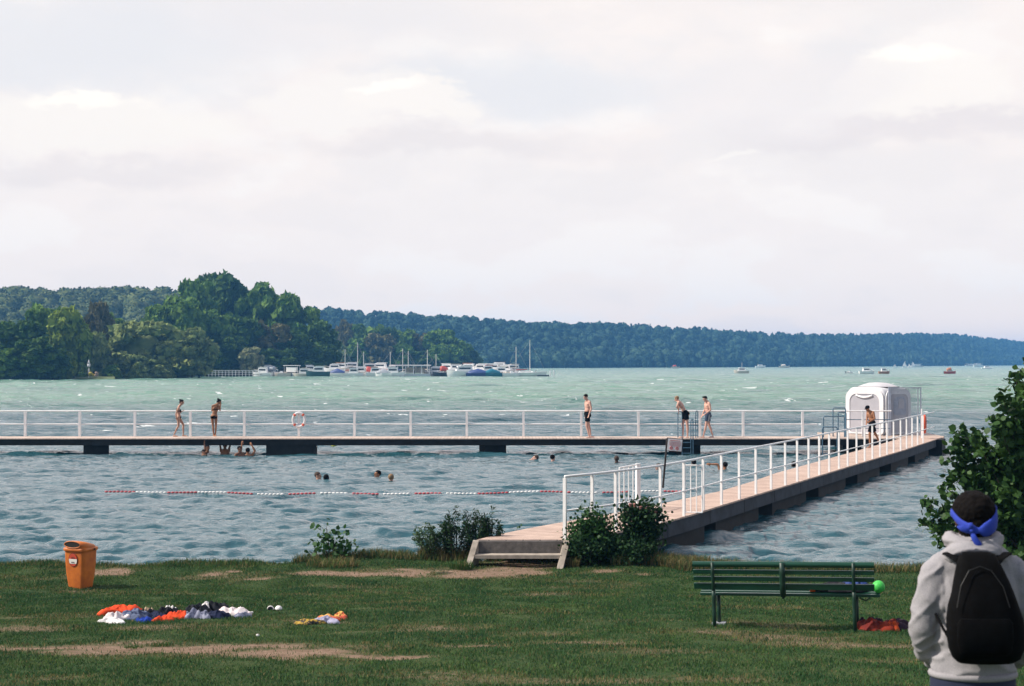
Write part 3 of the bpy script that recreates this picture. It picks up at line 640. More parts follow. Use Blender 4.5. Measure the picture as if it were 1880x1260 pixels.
def ladders():
    y = JF-.05
    t = empty('swim_ladder', (X(1262, y), y, DZ), 0, 'dark blue swimming ladder on the pier block beside the leaning man', 'ladder'); o = t.location
    m = MB(); hoop(m, X(1247.5, y), X(1252, y+.6), y+.6, DZ, DZ+1.08, .02, o); m.build('handrail', blue_p, t)
    m = MB(); hoop(m, X(1280, y), X(1284, y), y+.5, DZ, DZ+1.12, .02, o); m.build('handrail', blue_p, t)
    m = MB(); hoop(m, X(1268, y), X(1272, y), y-.02, -.35, DZ+.78, .02, o); m.build('handrail', blue_p, t)
    for k in range(4):
        z = -.15+k*.22; m = MB(); m.cone(Vector((X(1252, y), y-.03, z))-o, Vector((X(1268, y), y-.03, z))-o, .018, n=6); m.build('rung', blue_p, t)
    m = MB(); m.cone(Vector((X(1252, y), y-.03, -.35))-o, Vector((X(1252, y), y-.03, DZ+.05))-o, .02, n=6); m.build('stile', blue_p, t)
    t = empty('swim_ladder', (X(1530, y), y, DZ), 0, 'dark blue ladder with low hoops reaching down into the water, nearest the walkway', 'ladder'); o = t.location
    for (a, b, yy, z0, z1) in ((1509.5, 1536.5, y, -.45, DZ+.47), (1511.5, 1550, y+.9, DZ, DZ+.87)):
        m = MB(); hoop(m, X(a, yy), X(b, yy), yy, z0, z1, .024, o); m.build('handrail', blue_p, t)
    for k in range(3):
        z = -.2+k*.26; m = MB(); m.cone(Vector((X(1510, y), y, z))-o, Vector((X(1536, y), y, z))-o, .018, n=6); m.build('rung', blue_p, t)
    t = empty('swim_ladder', (X(1540, y+1), y+1, DZ), 0, 'dark blue ladder with tall hoops beside the white cabin', 'ladder'); o = t.location
    for (a, b, yy, z0, z1) in ((1529, 1552, y+1.5, DZ-.1, DZ+1.2), (1538.5, 1553, y+1.1, DZ-.1, DZ+1.04)):
        m = MB(); hoop(m, X(a, yy), X(b, yy), yy, z0, z1, .024, o); m.build('handrail', blue_p, t)
    yy = JB+.05; t = empty('blue_railing', (X(1590, yy), yy, DZ), 0, 'short blue grey railing standing in front of the white cabin', 'railing'); o = t.location
    m = MB(); m.cone(Vector((X(1553, yy), yy, DZ+.70))-o, Vector((X(1634, yy), yy, DZ+.70))-o, .018, n=6); m.build('middle_rail', blue_p, t)
    m = MB(); m.cone(Vector((X(1553, yy), yy, DZ+.33))-o, Vector((X(1634, yy), yy, DZ+.33))-o, .014, n=6); m.build('lower_rail', blue_p, t)
    m = MB(); m.cone(Vector((X(1622.5, yy), yy, DZ))-o, Vector((X(1622.5, yy), yy, DZ+1.05))-o, .022, n=6); m.build('post', blue_p, t)
ladders()
def cabin():
    c = at_y(1612, 790, 62.0); c.z = DZ; th = R(222+90)   # first face looks towards the sun and lake bank
    t = empty('cabin', c, R(222-270), 'rounded white plastic cabin with recessed panels and a shallow domed roof', 'cabin')
    grey = mat('cabin_panel', (.36, .345, .375), .5, var=.05, scale=3); shade = mat('cabin_window', (.22, .26, .36), .3, var=.2)
    def rr(w, h, r, n=7):   # rounded rectangle outline (x,z)
        pts = []
        for (cx, cz, a0) in ((w/2-r, h-r, 0), (-w/2+r, h-r, 90), (-w/2+r*.35, r*.35, 180), (w/2-r*.35, r*.35, 270)):
            q = r if a0 < 170 else r*.35
            for k in range(n): a = R(a0+90*k/(n-1)); pts.append((cx+q*math.cos(a), cz+q*math.sin(a)))
        return pts
    w, H_ = 2.0, 2.02; m = MB()
    secs = [(-1.0, .90), (-.985, .945), (-.95, .975), (-.85, 1.0), (.85, 1.0), (.95, .975), (.985, .945), (1.0, .90)]
    m.loft([[Vector((x*s, y, z*(.03+.97*s)+.02)) for x, z in rr(w, H_, .42)] for y, s in secs]); body = m.build('shell', white_pl, t, angle=35)
    # raised rim frames leave a recessed panel on each visible face
    for k, (rz) in enumerate((0, math.pi/2)):
        rot = Matrix.Rotation(rz, 3, 'Z'); pm = MB(); out = rr(1.9, 1.93, .40, 8); inn = rr(1.50, 1.66, .34, 8)
        vo = [rot @ Vector((x, -1.0, z+.03)) for x, z in out]; vf = [rot @ Vector((x, -1.035, z+.03)) for x, z in out]; vi = [rot @ Vector((x, -1.035, z+.09)) for x, z in inn]; vb = [rot @ Vector((x, -.996, z+.09)) for x, z in inn]
        pm.loft([vo, vf, vi, vb], caps=False); pm.build('face_rim', white_pl, t, angle=30)
        q = MB(); ii = rr(1.5, 1.66, .34, 8); q.loft([[rot @ Vector((x*.995, -1.003, z*.995+.095)) for x, z in ii], [rot @ Vector((x*.99, -1.006, z*.99+.1)) for x, z in ii]]); q.build('panel', grey, t)
        if k == 0:
            v = MB(); v.tube([rot @ Vector((x, -1.035, 1.70-.10*math.cos(x/.42*math.pi/2))) for x in np.linspace(-.42, .42, 11)], .045, 8); v.build('canopy_lip', white_pl, t, True)
        else:
            v = MB(); v.loft([[rot @ Vector((x*.75+.12, yy, z*.62+.85)) for x, z in rr(1.25, 1.25, .4, 8)] for yy in (-1.012, -1.018)]); win = v.build('window', shade, t)
            v = MB(); v.loft([[rot @ Vector((x*.35+.22, yy, z*.35+1.12)) for x, z in rr(1.25, 1.25, .5, 8)] for yy in (-1.02, -1.03)]); v.build('round_light', grey, win)
    m = MB(); rings = []
    for (s, z) in ((.80, 2.02), (.84, 2.045), (.80, 2.07), (.60, 2.15), (.36, 2.22), (.1, 2.24)):
        rings.append([Vector((math.copysign(abs(math.cos(a))**.7, math.cos(a))*s*.95, math.copysign(abs(math.sin(a))**.7, math.sin(a))*s*.95, z)) for a in np.linspace(0, 2*math.pi, 32, endpoint=False)])
    m.loft(rings); m.build('domed_roof', mat('roof_plastic', (.50, .48, .50), .4, var=.06), t, angle=40)
    m = MB(); m.tube([Vector((math.copysign(abs(math.cos(a))**.7, math.cos(a))*.86*.95, math.copysign(abs(math.sin(a))**.7, math.sin(a))*.86*.95, 2.045)) for a in np.linspace(0, 2*math.pi, 32, endpoint=False)], .018, 5, True); m.build('roof_seal', dark_p, t)
    # mesh enclosure
    y = 60.35; t = empty('wire_mesh_gate', (X(1660, y), y, DZ), 0, 'tall blue grey wire mesh enclosure in front of the cabin right side', 'mesh gate'); o = t.location
    cage = mat('galvanised_blue', (.34, .37, .44), .5, var=.15)
    xa, xb, zt = X(1633, y), X(1690, y), CAMZ-(711-666)/F*y
    for (xx, wd) in ((xa, .11), (X(1685, y), .035), (xb, .045)):
        m = MB(); m.box(Vector((xx, y, (DZ+zt)/2))-o, (wd, .05, zt-DZ)); m.build('post', cage, t)
    m = MB(); m.box(Vector(((xa+xb)/2, y, zt-.03))-o, (xb-xa-.06, .04, .05)); m.build('top_bar', cage, t)
    m = MB()
    for k in range(29): xx = xa+.08+k*(X(1683, y)-xa-.08)/28; m.box(Vector((xx, y, (DZ+zt)/2))-o, (.0075, .008, zt-DZ-.1))
    for k in range(56): zz = DZ+.05+k*(zt-DZ-.1)/55; m.box(Vector(((xa+X(1684, y))/2, y+.009, zz))-o, (X(1683, y)-xa-.1, .008, .0075))
    m.build('wire_mesh', cage, t)
cabin()
def notice_board():
    y = 27.75; a = at_y(1217, 896, y); b = at_y(1225, 805, y-.03); t = empty('notice_board', a, 0, 'small white sign with two red prohibition circles on a leaning dark post by the walkway', 'sign'); o = Vector(a)
    m = MB(); m.cone(a-o, b-o, .02, n=8); m.build('post', dark_p, t)
    p0, p1 = at_y(1225, 828, y), at_y(1251.5, 806, y); cx, cz = (p0.x+p1.x)/2, (p0.z+p1.z)/2; w, h = p1.x-p0.x, p1.z-p0.z
    M_ = Matrix.Rotation(R(5), 3, 'Y')
    m = MB(); m.box(Vector((cx, y-.03, cz))-o, (w+.03, .02, h+.03), M=M_); fr = m.build('frame', mat('sign_frame', (.06, .02, .025), .5), t)
    m = MB(); m.box(Vector((cx, y-.043, cz))-o, (w, .008, h), M=M_); bd = m.build('board', mat('sign_white', (.74, .72, .74), .4), t)
    ink = mat('sign_red', (.45, .05, .05), .5); m = MB(); C = Vector((cx, y-.05, cz))-o
    r0 = random.Random(3)
    for k, (zz, hw, th) in enumerate(((.36, .34, .05), (.22, .40, .028), (.12, .38, .028), (.02, .40, .028), (-.08, .30, .028))):
        x = -hw
        while x < hw:
            ww = r0.uniform(.04, .12); m.box(C+M_ @ Vector(((x+ww/2)*w, 0, zz*h)), (ww*w*.86, .004, th*h), M=M_); x += ww+.015
    m.build('lettering', ink, bd)
    for sx in (-.22, .18):
        m = MB(); c = C+M_ @ Vector((sx*w, -.001, -.28*h)); m.tube([c+M_ @ Vector((.026*math.cos(q), 0, .026*math.sin(q))) for q in np.linspace(0, 6.283, 20, endpoint=False)], .006, 5, True)
        m.cone(c+Vector((-.018, 0, .018)), c+Vector((.018, 0, -.018)), .005, n=5); m.build('prohibition_sign', ink, bd)
notice_board()
def float_line():
    y0 = 40.15; t = empty('lane_rope', (X(190, y0), y0, 0), 0, 'string of alternating red and white floats marking the swimming area', 'float line'); o = t.location
    redf = mat('float_red', (.42, .05, .06), .45, var=.2, scale=3); whf = mat('float_white', (.72, .70, .68), .45, var=.1, scale=3)
    def P(x): return Vector((x, y0+.35*math.sin(x*.35)+.12*math.sin(x*1.3+1), .105+.015*math.sin(x*2.1)))
    x = X(190, y0); xe = X(1266, y0); k = 0; seg = .88
    while x < xe:
        m = MB(); x2 = min(x+seg, xe)
        nb = max(1, int((x2-x)/.11))
        for i in range(nb): m.ell(P(x+.055+i*.11)-o, (.054, .028, .028), None, 10, 6)
        m.build('red_float_section' if k % 2 == 0 else 'white_float_section', redf if k % 2 == 0 else whf, t, True); x = x2; k += 1
    c = at_z(613, 819, 0.02); b = MB(); b.ell((0, 0, .03), (.15, .15, .13)); b.cone((0, 0, .13), (0, 0, .2), .03, .02); o = b.build('buoy', mat('yellow_buoy', (.55, .50, .05), .5), None, True); o.location = c; tag(o, 'small yellow buoy floating behind the far jetty', 'buoy')
float_line()
# ================================================================== TREES OF THE FAR SHORES
def leafmat(name, a, b, sc=.35): return mat(name, a, .75, col2=b, scale=sc, coord='Object', spec=.15, trans=.22, detail=7, lo=.3, hi=.7)
LM = {'green': leafmat('leaf_green', (.040, .12, .018), (.19, .29, .045)), 'dark': leafmat('leaf_dark', (.020, .065, .012), (.10, .17, .03)),
      'yellow': leafmat('leaf_yellow', (.08, .16, .018), (.30, .36, .05)), 'brown': leafmat('leaf_brownish', (.07, .085, .028), (.19, .165, .07)),
      'pale': leafmat('leaf_pale', (.09, .15, .045), (.32, .36, .12)), 'silver': leafmat('leaf_silver', (.16, .19, .09), (.38, .38, .20))}
bark = mat('bark', (.055, .045, .035), .9, var=.4, scale=2, bump=.5, bscale=8)
def crown_mesh(seed, shape='round', nq=3600, qs=.30):
    """unit tree: total height 1, crown half width .5 -> scaled later. leaves are lozenges on many clumps"""
    r = np.random.default_rng(seed); cl = []
    def env(z):
        if shape == 'round': return max(0, 1-((z-.55)/.47)**2)**.38*.5
        if shape == 'tall': return (max(0, 1-((z-.52)/.49)**2)**.6)*.5
        if shape == 'cone': return .5*(1-z)**.7*(.4+.6*min(1, z/.12))+.02
        if shape == 'shrub': return math.sqrt(max(0, 1-((z-.32)/.70)**2))*.5
        if shape == 'willow': return math.sqrt(max(0, 1-((z-.35)/.66)**2))*.5
        return .5
    nclump = {'round': 62, 'tall': 60, 'cone': 46, 'shrub': 46, 'willow': 44}[shape]
    zmin = {'round': .12, 'tall': .06, 'cone': .04, 'shrub': .04, 'willow': .2}[shape]
    for _ in range(nclump):
        z = r.uniform(zmin, .97); a = r.uniform(0, 2*math.pi); e = env(z); rad = e*math.sqrt(r.uniform(.25, 1)); s = r.uniform(.07, .15)*(1 if shape != 'cone' else .7)
        cl.append((rad*math.cos(a)*(1-s*.6), rad*math.sin(a)*(1-s*.6), z-s*.35, s))
    ICV, ICF = ico(2); V = []; Fc = []; off = 0
    for k, (x, y, z, s) in enumerate(cl):   # dense inner foliage
        d = 1+np.array([mnoise.noise(Vector(v)*2.3+Vector((k*3.1, seed, 0)))*.4 for v in ICV]); V.append(ICV*d[:, None]*np.array([s*.80, s*.80, s*.68])+np.array([x, y, z])); Fc.append(ICF+off); off += len(ICV)
    V.append(ICV*np.array([.26, .26, .30])+np.array([0, 0, .5 if shape != 'shrub' else .3])); Fc.append(ICF+off); off += len(ICV)
    P = []; NN = []
    per = nq//len(cl)
    for (x, y, z, s) in cl:
        d = r.normal(size=(per, 3)); d /= np.linalg.norm(d, axis=1)[:, None]; d[:, 2] = np.where(d[:, 2] < -.35, -d[:, 2], d[:, 2]); rr = s*r.uniform(.72, 1.22, (per, 1))*np.array([1, 1, .85])
        P.append(d*rr+np.array([x, y, z])); NN.append(d)
        if shape == 'willow':
            k = per//2; q = P[-1][:k].copy(); q[:, 2] -= r.uniform(0, .35, k); P.append(q); NN.append(d[:k])
    P = np.concatenate(P); NN = np.concatenate(NN); P[:, 2] = np.maximum(P[:, 2], .01); n = len(P)
    nr = NN*.9+r.normal(size=(n, 3))*.75; nr /= np.linalg.norm(nr, axis=1)[:, None]; u = np.cross(nr, r.normal(size=(n, 3))); u /= np.linalg.norm(u, axis=1)[:, None]; w = np.cross(nr, u)
    if shape == 'willow': u = np.tile(np.array([0, 0, 1.]), (n, 1)); w = np.cross(nr, u); w /= np.linalg.norm(w, axis=1)[:, None]+1e-6
    sz = r.uniform(.55, 1.3, (n, 1))*qs*.058; ua, wa = (u*sz*1.3, w*sz*.8) if shape != 'willow' else (u*sz*2.6, w*sz*.45)
    Q = np.stack([P-ua, P+wa, P+ua, P-wa], 1).reshape(-1, 3); i = np.arange(n)[:, None]*4+off
    V.append(Q); Fc.append(i+np.array([[0, 1, 2]])); Fc.append(i+np.array([[0, 2, 3]]))
    return np.concatenate(V), np.concatenate(Fc)
CR = {}
def trunk_unit(seed):
    r = random.Random(seed); m = MB(); m.cone((0, 0, -.02), (0, 0, .5), .028, .016, 7)
    for k in range(5):
        a = r.uniform(0, 6.28); z = r.uniform(.25, .5); m.cone((0, 0, z), (math.cos(a)*.22, math.sin(a)*.22, z+.25), .012, .004, 5)
    return m
TR = {}
def tree(px, ptop, hw, Y, base_py=None, shape='round', leaf='green', label='', seed=0, name='tree', group=None, zb=None, cat='tree', big=1.0):
    x = X(px, Y)
    zb = (.3 if zb is None else zb)
    if base_py: zb = CAMZ-(base_py-666)/F*Y
    H = CAMZ+(666-ptop)/F*Y - zb; w = hw*2/F*Y
    key = (shape, seed, hw > 36, big)
    if key not in CR:
        V, Fc = crown_mesh(seed*13+7, shape, int((5200 if hw > 36 else 3000)*big), (.9 if hw > 36 else 1.15)/big**.5); CR[key] = (V, Fc)
    V, Fc = CR[key]
    t = empty(name, (x, Y, zb), 0, label, cat, group)
    V2 = V*np.array([w, w, H*.955]); a = random.uniform(0, 6.28); c, s = math.cos(a), math.sin(a); V2 = np.stack([V2[:, 0]*c-V2[:, 1]*s, V2[:, 0]*s+V2[:, 1]*c, V2[:, 2]], -1)
    me = np_mesh('crown', V2, Fc); link('crown', me, LM[leaf], t)
    m = trunk_unit(seed); m.v = [(v[0]*H*.8, v[1]*H*.8, v[2]*H) for v in m.v]; m.build('trunk', bark, t)
    return t
GL = 'trees on the left shore'
T = [
 (-70, 596, 50, 312, 'dark', 'dark tree mostly beyond the left border of the picture'),
 (-18, 590, 50, 318, 'green', 'dark green tree cut by the left edge of the picture'),
 (35, 582, 46, 312, 'dark', 'broad shaded tree second from the left edge on the shore'),
 (82, 562, 42, 330, 'green', 'rounded tree with yellow green top left of the lawn clearing'),
 (128, 567, 38, 322, 'yellow', 'sunlit yellow green tree just left of the lawn clearing'),
 (182, 553, 24, 352, 'brown', 'slim brownish tree rising behind the lawn clearing'),
 (172, 610, 24, 326, 'pale', 'small pale tree directly behind the closed parasol'),
 (214, 574, 36, 365, 'green', 'mid green tree standing behind the sunlit wide tree'),
 (262, 582, 56, 336, 'pale', 'wide sunlit light green tree above the shore willow bushes'),
 (305, 556, 38, 385, 'green', 'tree on the lower left flank of the tall wooded knoll'),
 (352, 604, 40, 352, 'pale', 'pale round headed tree at the foot of the knoll'),
 (362, 514, 42, 415, 'green', 'leftmost tree on the crest of the tall knoll with an open crown'),
 (408, 505, 58, 420, 'dark', 'highest tree on the crest of the tall wooded knoll'),
 (458, 518, 46, 416, 'green', 'crest tree just right of the highest tree of the knoll'),
 (506, 528, 46, 414, 'green', 'rounded crest tree right of the dip in the knoll skyline'),
 (548, 560, 44, 412, 'green', 'tree on the right shoulder of the knoll'),
 (580, 592, 36, 406, 'dark', 'shaded tree on the falling right end of the knoll'),
 (600, 632, 26, 400, 'dark', 'lowest dark tree at the right foot of the knoll by the boats'),
 (332, 545, 40, 392, 'green', 'tree in front of the left crest of the knoll'),
 (390, 568, 46, 382, 'green', 'bright flank tree below the highest crest tree'),
 (442, 576, 46, 388, 'dark', 'shaded flank tree above the drooping willow'),
 (492, 592, 46, 390, 'brown', 'olive brown flank tree above the small white cruisers'),
 (540, 612, 42, 392, 'dark', 'dark flank tree behind the teal hulled boat'),
 (420, 618, 38, 374, 'dark', 'low dark tree behind the white shore railing'),
 (505, 640, 34, 384, 'dark', 'low dark tree right of the drooping willow'),
 (562, 648, 32, 390, 'dark', 'low dark tree close behind the moored boats'),
 (382, 640, 26, 364, 'dark', 'small dark waterside tree beside the white notice box'),
 (312, 632, 30, 352, 'dark', 'small shaded tree right of the willow bushes'),
 (60, 622, 40, 306, 'dark', 'low dark tree in front at the far left waterside'),
 (5, 640, 30, 302, 'green', 'low green tree at the far left waterside'),
 (98, 640, 26, 308, 'dark', 'small shaded tree left of the round yellow bush'),
]
for i, (px, pt, hw, Y, lf, lab) in enumerate(T):
    if px > 370: Y += 20
    tree(px, pt, hw*1.12, Y, None, 'tall' if hw < 30 and i % 2 else 'round', lf, lab, i % 6, 'tree', GL)
for (px, pt, hw, Y, sh, lf, lab, nm) in [
    (125, 648, 16, 313, 'tall', 'yellow', 'rounded yellowish bush at the left end of the lawn clearing', 'bush'),
    (206, 670, 17, 320, 'shrub', 'green', 'low green bush at the right end of the lawn clearing', 'bush'),
    (250, 652, 26, 326, 'shrub', 'pale', 'tall olive waterside bush right of the lawn clearing', 'bush'),
    (282, 660, 32, 330, 'shrub', 'pale', 'broad olive waterside bush reaching over the water', 'bush'),
    (306, 672, 16, 332, 'shrub', 'pale', 'small olive bush at the right end of the waterside bushes', 'bush'),
    (150, 684, 9, 316, 'shrub', 'green', 'tiny shrub beside the closed parasol on the far lawn', 'bush'),
    (461, 638, 23, 390, 'round', 'silver', 'silvery drooping willow behind the white shore railing', 'willow_tree')]:
    tree(px, pt, hw, Y, None, sh, lf, lab, 3, nm, GL if nm != 'bush' else 'waterside bushes on the left shore', cat='willow' if nm == 'willow_tree' else 'bush')
TC = [(607, 612, 24, 'green', 'tree on the spit right beside the dark knoll foot'), (641, 587, 22, 'brown', 'tall brownish tree near the left end of the spit'), (676, 590, 32, 'green', 'domed tree with the highest green crown of the spit'),
      (712, 600, 30, 'dark', 'dark tree in the middle of the spit skyline'), (746, 607, 26, 'green', 'green tree right of the middle of the spit skyline'), (773, 612, 24, 'brown', 'brown tinged tree left of the last dome of the spit'),
      (806, 606, 34, 'green', 'broad domed tree near the right end of the spit'), (838, 620, 26, 'green', 'rounded tree sloping down the right end of the spit'), (858, 640, 18, 'dark', 'small tree near the tip of the spit'), (872, 655, 12, 'green', 'lowest bush like tree at the very tip of the spit'),
      (622, 630, 22, 'pale', 'sunlit front tree behind the leftmost mast'), (660, 622, 26, 'green', 'front tree behind the tall twin masts'), (696, 614, 30, 'brown', 'olive front tree left of the boathouse'), (735, 632, 26, 'green', 'front tree behind the boathouse roof'),
      (775, 640, 26, 'dark', 'dark front tree behind the right half of the boathouse'), (815, 632, 28, 'green', 'front tree behind the red canopied boat'), (845, 652, 18, 'dark', 'low front tree behind the large white cruiser')]
for i, (px, pt, hw, lf, lab) in enumerate(TC):
    tree(px, pt, hw*1.12, 618 if i < 10 else 600, None, 'round', lf, lab, i % 6, 'tree', 'trees on the spit behind the marina')
# far lawn clearing with parasol, people
def clearing():
    m = MB(); n = 24; pts = []
    Y0 = 309.5
    rings = []
    for (dy, z) in ((0, -1), (.4, .25), (2.5, .5), (9, .7)): rings.append([Vector((X(px, Y0+dy), Y0+dy+.5*math.sin(px*.2), z-.03*abs(px-172)/10*.2)) for px in np.linspace(136, 212, 12)])
    m.loft(rings, caps=False, closed=False); o = m.build('shore_lawn', mat('sunny_far_grass', (.10, .13, .04), .9, var=.2, scale=.5, coord='Object'), None, True); tag(o, 'small sunlit lawn clearing on the left shore', 'lawn', kind='structure')
    c = at_y(163, 690, 312); t = empty('parasol', c, 0, 'closed white parasol standing on the lawn clearing of the left shore', 'parasol')
    m = MB(); m.cone((0, 0, -.6), (0, 0, 3.0), .06, n=6); m.build('pole', white_pl, t)
    m = MB(); m.cone((0, 0, 1.9), (0, 0, 2.5), .30, .34, 10); m.cone((0, 0, 2.5), (0, 0, 3.5), .34, .03, 10); m.build('canopy', white_pl, t, True)
    m = MB(); m.box((0, -.05, .9), (.28, .25, 1.3)); m.build('cover', white_pl, t)
    for (px, py, w, h, lab, mt) in ((168, 691, .7, .75, 'yellow flower bush below the closed parasol', mat('yellow_flowers', (.55, .42, .03), .8, var=.3, scale=3)), (177, 691, .4, .8, 'pinkish flower bush right of the yellow one', mat('pink_flowers', (.30, .20, .14), .8, var=.3, scale=3))):
        c = at_y(px, py, 311); b = MB(); r_ = random.Random(px)
        for k in range(14): b.ell((r_.uniform(-w, w)*.6, r_.uniform(-.4, .4), r_.uniform(.1, h)), (.28, .28, .25), None, 7, 5)
        o = b.build('flower_bush', mt); o.location = c; tag(o, lab, 'flower bush')
    c = at_y(365.5, 688, 352); t = empty('notice_box', (c.x, 352, .0), 0, 'white signboard on a dark post at the left end of the shore railing', 'sign')
    m = MB(); m.box((0, 0, 1.6), (.55, .4, 3.2)); m.build('post', mat('dark_green_post', (.03, .06, .06), .7), t)
    m = MB(); m.box((0, -.25, 3.45), (1.05, .12, .62)); m.build('board', white_pl, t)
    # white railed pier
    y = 376; t = empty('shore_pier', (X(375, y), y, 0), 0, 'low white railed pier left of the moored boats', 'pier'); o = t.location; z0 = .75
    m = MB(); m.box(Vector(((X(376, y)+X(478, y))/2, y+.8, z0-.1))-o, (X(478, y)-X(376, y), 1.6, .2)); m.build('deck', mat('pier_wood', (.35, .32, .3), .8, var=.2), t)
    for z in (.95, .5):
        m = MB(); m.box(Vector(((X(376, y)+X(478, y))/2, y, z0+z))-o, (X(478, y)-X(376, y), .08, .12)); m.build('rail', white_p, t)
    for px in np.arange(377, 478, 6.2):
        m = MB(); m.box(Vector((X(px, y), y, z0+.2))-o, (.12, .1, 1.6)); m.build('post', white_p, t)
clearing()
# ================================================================== BOATS
HULLS = {'white': mat('boat_white', (.86, .84, .82), .35, var=.05), 'cream': mat('boat_cream', (.66, .58, .50), .4, var=.06), 'teal': mat('boat_teal', (.02, .07, .075), .4), 'dark': mat('boat_dark', (.02, .022, .035), .4), 'blue': mat('boat_blue', (.03, .06, .20), .5, var=.2), 'red': mat('boat_red', (.45, .06, .03), .5, var=.2), 'cyan': mat('boat_cyan', (.02, .17, .24), .5, var=.2), 'orange': mat('boat_varnish', (.40, .16, .07), .4, var=.2), 'grey': mat('boat_grey', (.30, .32, .35), .5, var=.2)}
glassd = mat('boat_glass', (.02, .03, .04), .08); mastm = mat('mast_metal', (.62, .60, .56), .4)
def hull_mb(L, W, H, bow=1, keel=.25):
    m = MB(); secs = []
    for t in np.linspace(-1, 1, 11):
        s = (1-max(0, t)**2.6) if bow > 0 else 1; s = max(s, .02); sheer = H*(1+.22*max(0, t)**2+.05*t*t); w = W/2*s*(1 if t > -.8 else .93)
        secs.append([Vector((t*L/2, w, sheer)), Vector((t*L/2*.98, w*.93, H*.45)), Vector((t*L/2*.93, w*.5, -keel)), Vector((t*L/2*.93, -w*.5, -keel)), Vector((t*L/2*.98, -w*.93, H*.45)), Vector((t*L/2, -w, sheer))])
    m.loft(secs); return m
MG = 'boats moored in the marina'
def boat(px, Y, kind, L, hull='white', label='', flip=1, H=.9, extra=None, mast=0, name=None, rz=None, group=None, canopy='white', base_z=0):
    nm = {'cruiser': 'cabin_cruiser', 'open': 'motor_boat', 'sail': 'sailing_yacht', 'tarp': 'covered_boat', 'pontoon': 'pontoon_boat', 'dinghy': 'rowing_boat', 'sailing': 'sailing_boat'}[kind]
    cat = {'cruiser': 'motor boat', 'open': 'motor boat', 'sail': 'sailboat', 'tarp': 'motor boat', 'pontoon': 'pontoon boat', 'dinghy': 'rowing boat', 'sailing': 'sailboat'}[kind]
    t = empty(name or nm, (X(px, Y), Y, base_z), (0 if flip > 0 else math.pi)+(rz or 0), label, cat, group)
    L *= 1.16 if group == MG else 1.0; t.scale.z = 1.32 if (group == MG and not mast) else 1; W_ = L*.32; hull_mb(L, W_, H).build('hull', HULLS[hull], t, angle=50)
    r_ = random.Random(px*7)
    m = MB(); m.tube([Vector((x_*L/2, 0, 0)) for x_ in (0, 1)], .01, 3) if False else None
    if kind in ('cruiser', 'sail'):
        ch = 1.05 if kind == 'cruiser' else .35; cl = L*(.5 if kind == 'cruiser' else .4)
        c = MB(); c.box((-L*.02, 0, H+ch/2), (cl, W_*.78, ch), top=(.8, .85)); cab = c.build('cabin', HULLS['white'], t)
        for s in (-1, 1):
            w = MB(); w.box((-L*.02, s*W_*.36, H+ch*.55), (cl*.68, .05, ch*.32)); w.build('side_window', glassd, cab)
        w = MB(); w.box((-L*.02+cl*.45, 0, H+ch*.6), (.06, W_*.55, ch*.4)); w.build('windscreen', glassd, cab)
        if kind == 'cruiser':
            c = MB(); c.box((-L*.08, 0, H+ch+.07), (cl*.75, W_*.72, .12)); c.build('roof', HULLS[canopy], t)
            c = MB()
            for s in (-1, 1):
                c.cone((L*.12, s*W_*.42, H+.45), (L*.46, s*W_*.12, H+.65), .03, n=5)
                for q in (.15, .28, .42): c.cone((L*q, s*W_*.3, H), (L*q, s*W_*.3, H+.5), .025, n=5)
            c.build('bow_rail', mastm, t)
    if kind == 'open':
        c = MB(); c.box((L*.05, 0, H+.22), (L*.22, W_*.6, .42), top=(.6, .9)); c.build('console', HULLS['white'], t)
        c = MB(); c.box((L*.17, 0, H+.36), (.05, W_*.6, .4)); c.build('windscreen', glassd, t)
        c = MB(); c.box((-L*.2, 0, H+.1), (L*.16, W_*.6, .35)); c.build('seat', HULLS['cream'], t)
        c = MB(); c.box((-L*.5, 0, H*.55), (.35, .35, .9)); c.build('outboard_motor', HULLS['dark'], t)
        if canopy != 'white' or extra == 'top':
            c = MB(); c.loft([[Vector((x_, W_*.42*math.cos(a), H+.3+1.1*math.sin(a)*(1-.25*abs(x_/L*4)))) for a in np.linspace(0, math.pi, 9)] for x_ in np.linspace(-L*.28, L*.1, 5)], caps=True, closed=True); c.build('canopy', HULLS[canopy], t, True)
    if kind == 'tarp':
        c = MB(); c.loft([[Vector((x_*L, W_*.5*math.cos(a)*(1 if abs(x_) < .3 else .7), H+.02+(.95-abs(x_)*1.5)*math.sin(a))) for a in np.linspace(0, math.pi, 9)] for x_ in np.linspace(-.42, .4, 7)], caps=True); c.build('tarpaulin', HULLS[canopy], t, angle=60)
    if kind == 'pontoon':
        c = MB(); c.box((0, 0, H+.1), (L*.95, W_, .15)); c.build('deck', HULLS['white'], t)
        for s in (-1, 1):
            c = MB(); c.cone((-L*.35, s*W_*.4, H), (-L*.35, s*W_*.4, H+1.7), .05, n=5); c.cone((L*.35, s*W_*.4, H), (L*.35, s*W_*.4, H+1.7), .05, n=5); c.build('support', mastm, t)
        c = MB(); c.box((0, 0, H+1.75), (L*.8, W_, .12)); c.box((0, 0, H+.9), (L*.5, W_*.8, 1.0)); c.build('cabin', HULLS['white'], t)
    if kind == 'dinghy':
        c = MB(); c.box((0, 0, H*.8), (.3, W_*.9, .06)); c.build('bench', HULLS['orange'], t)
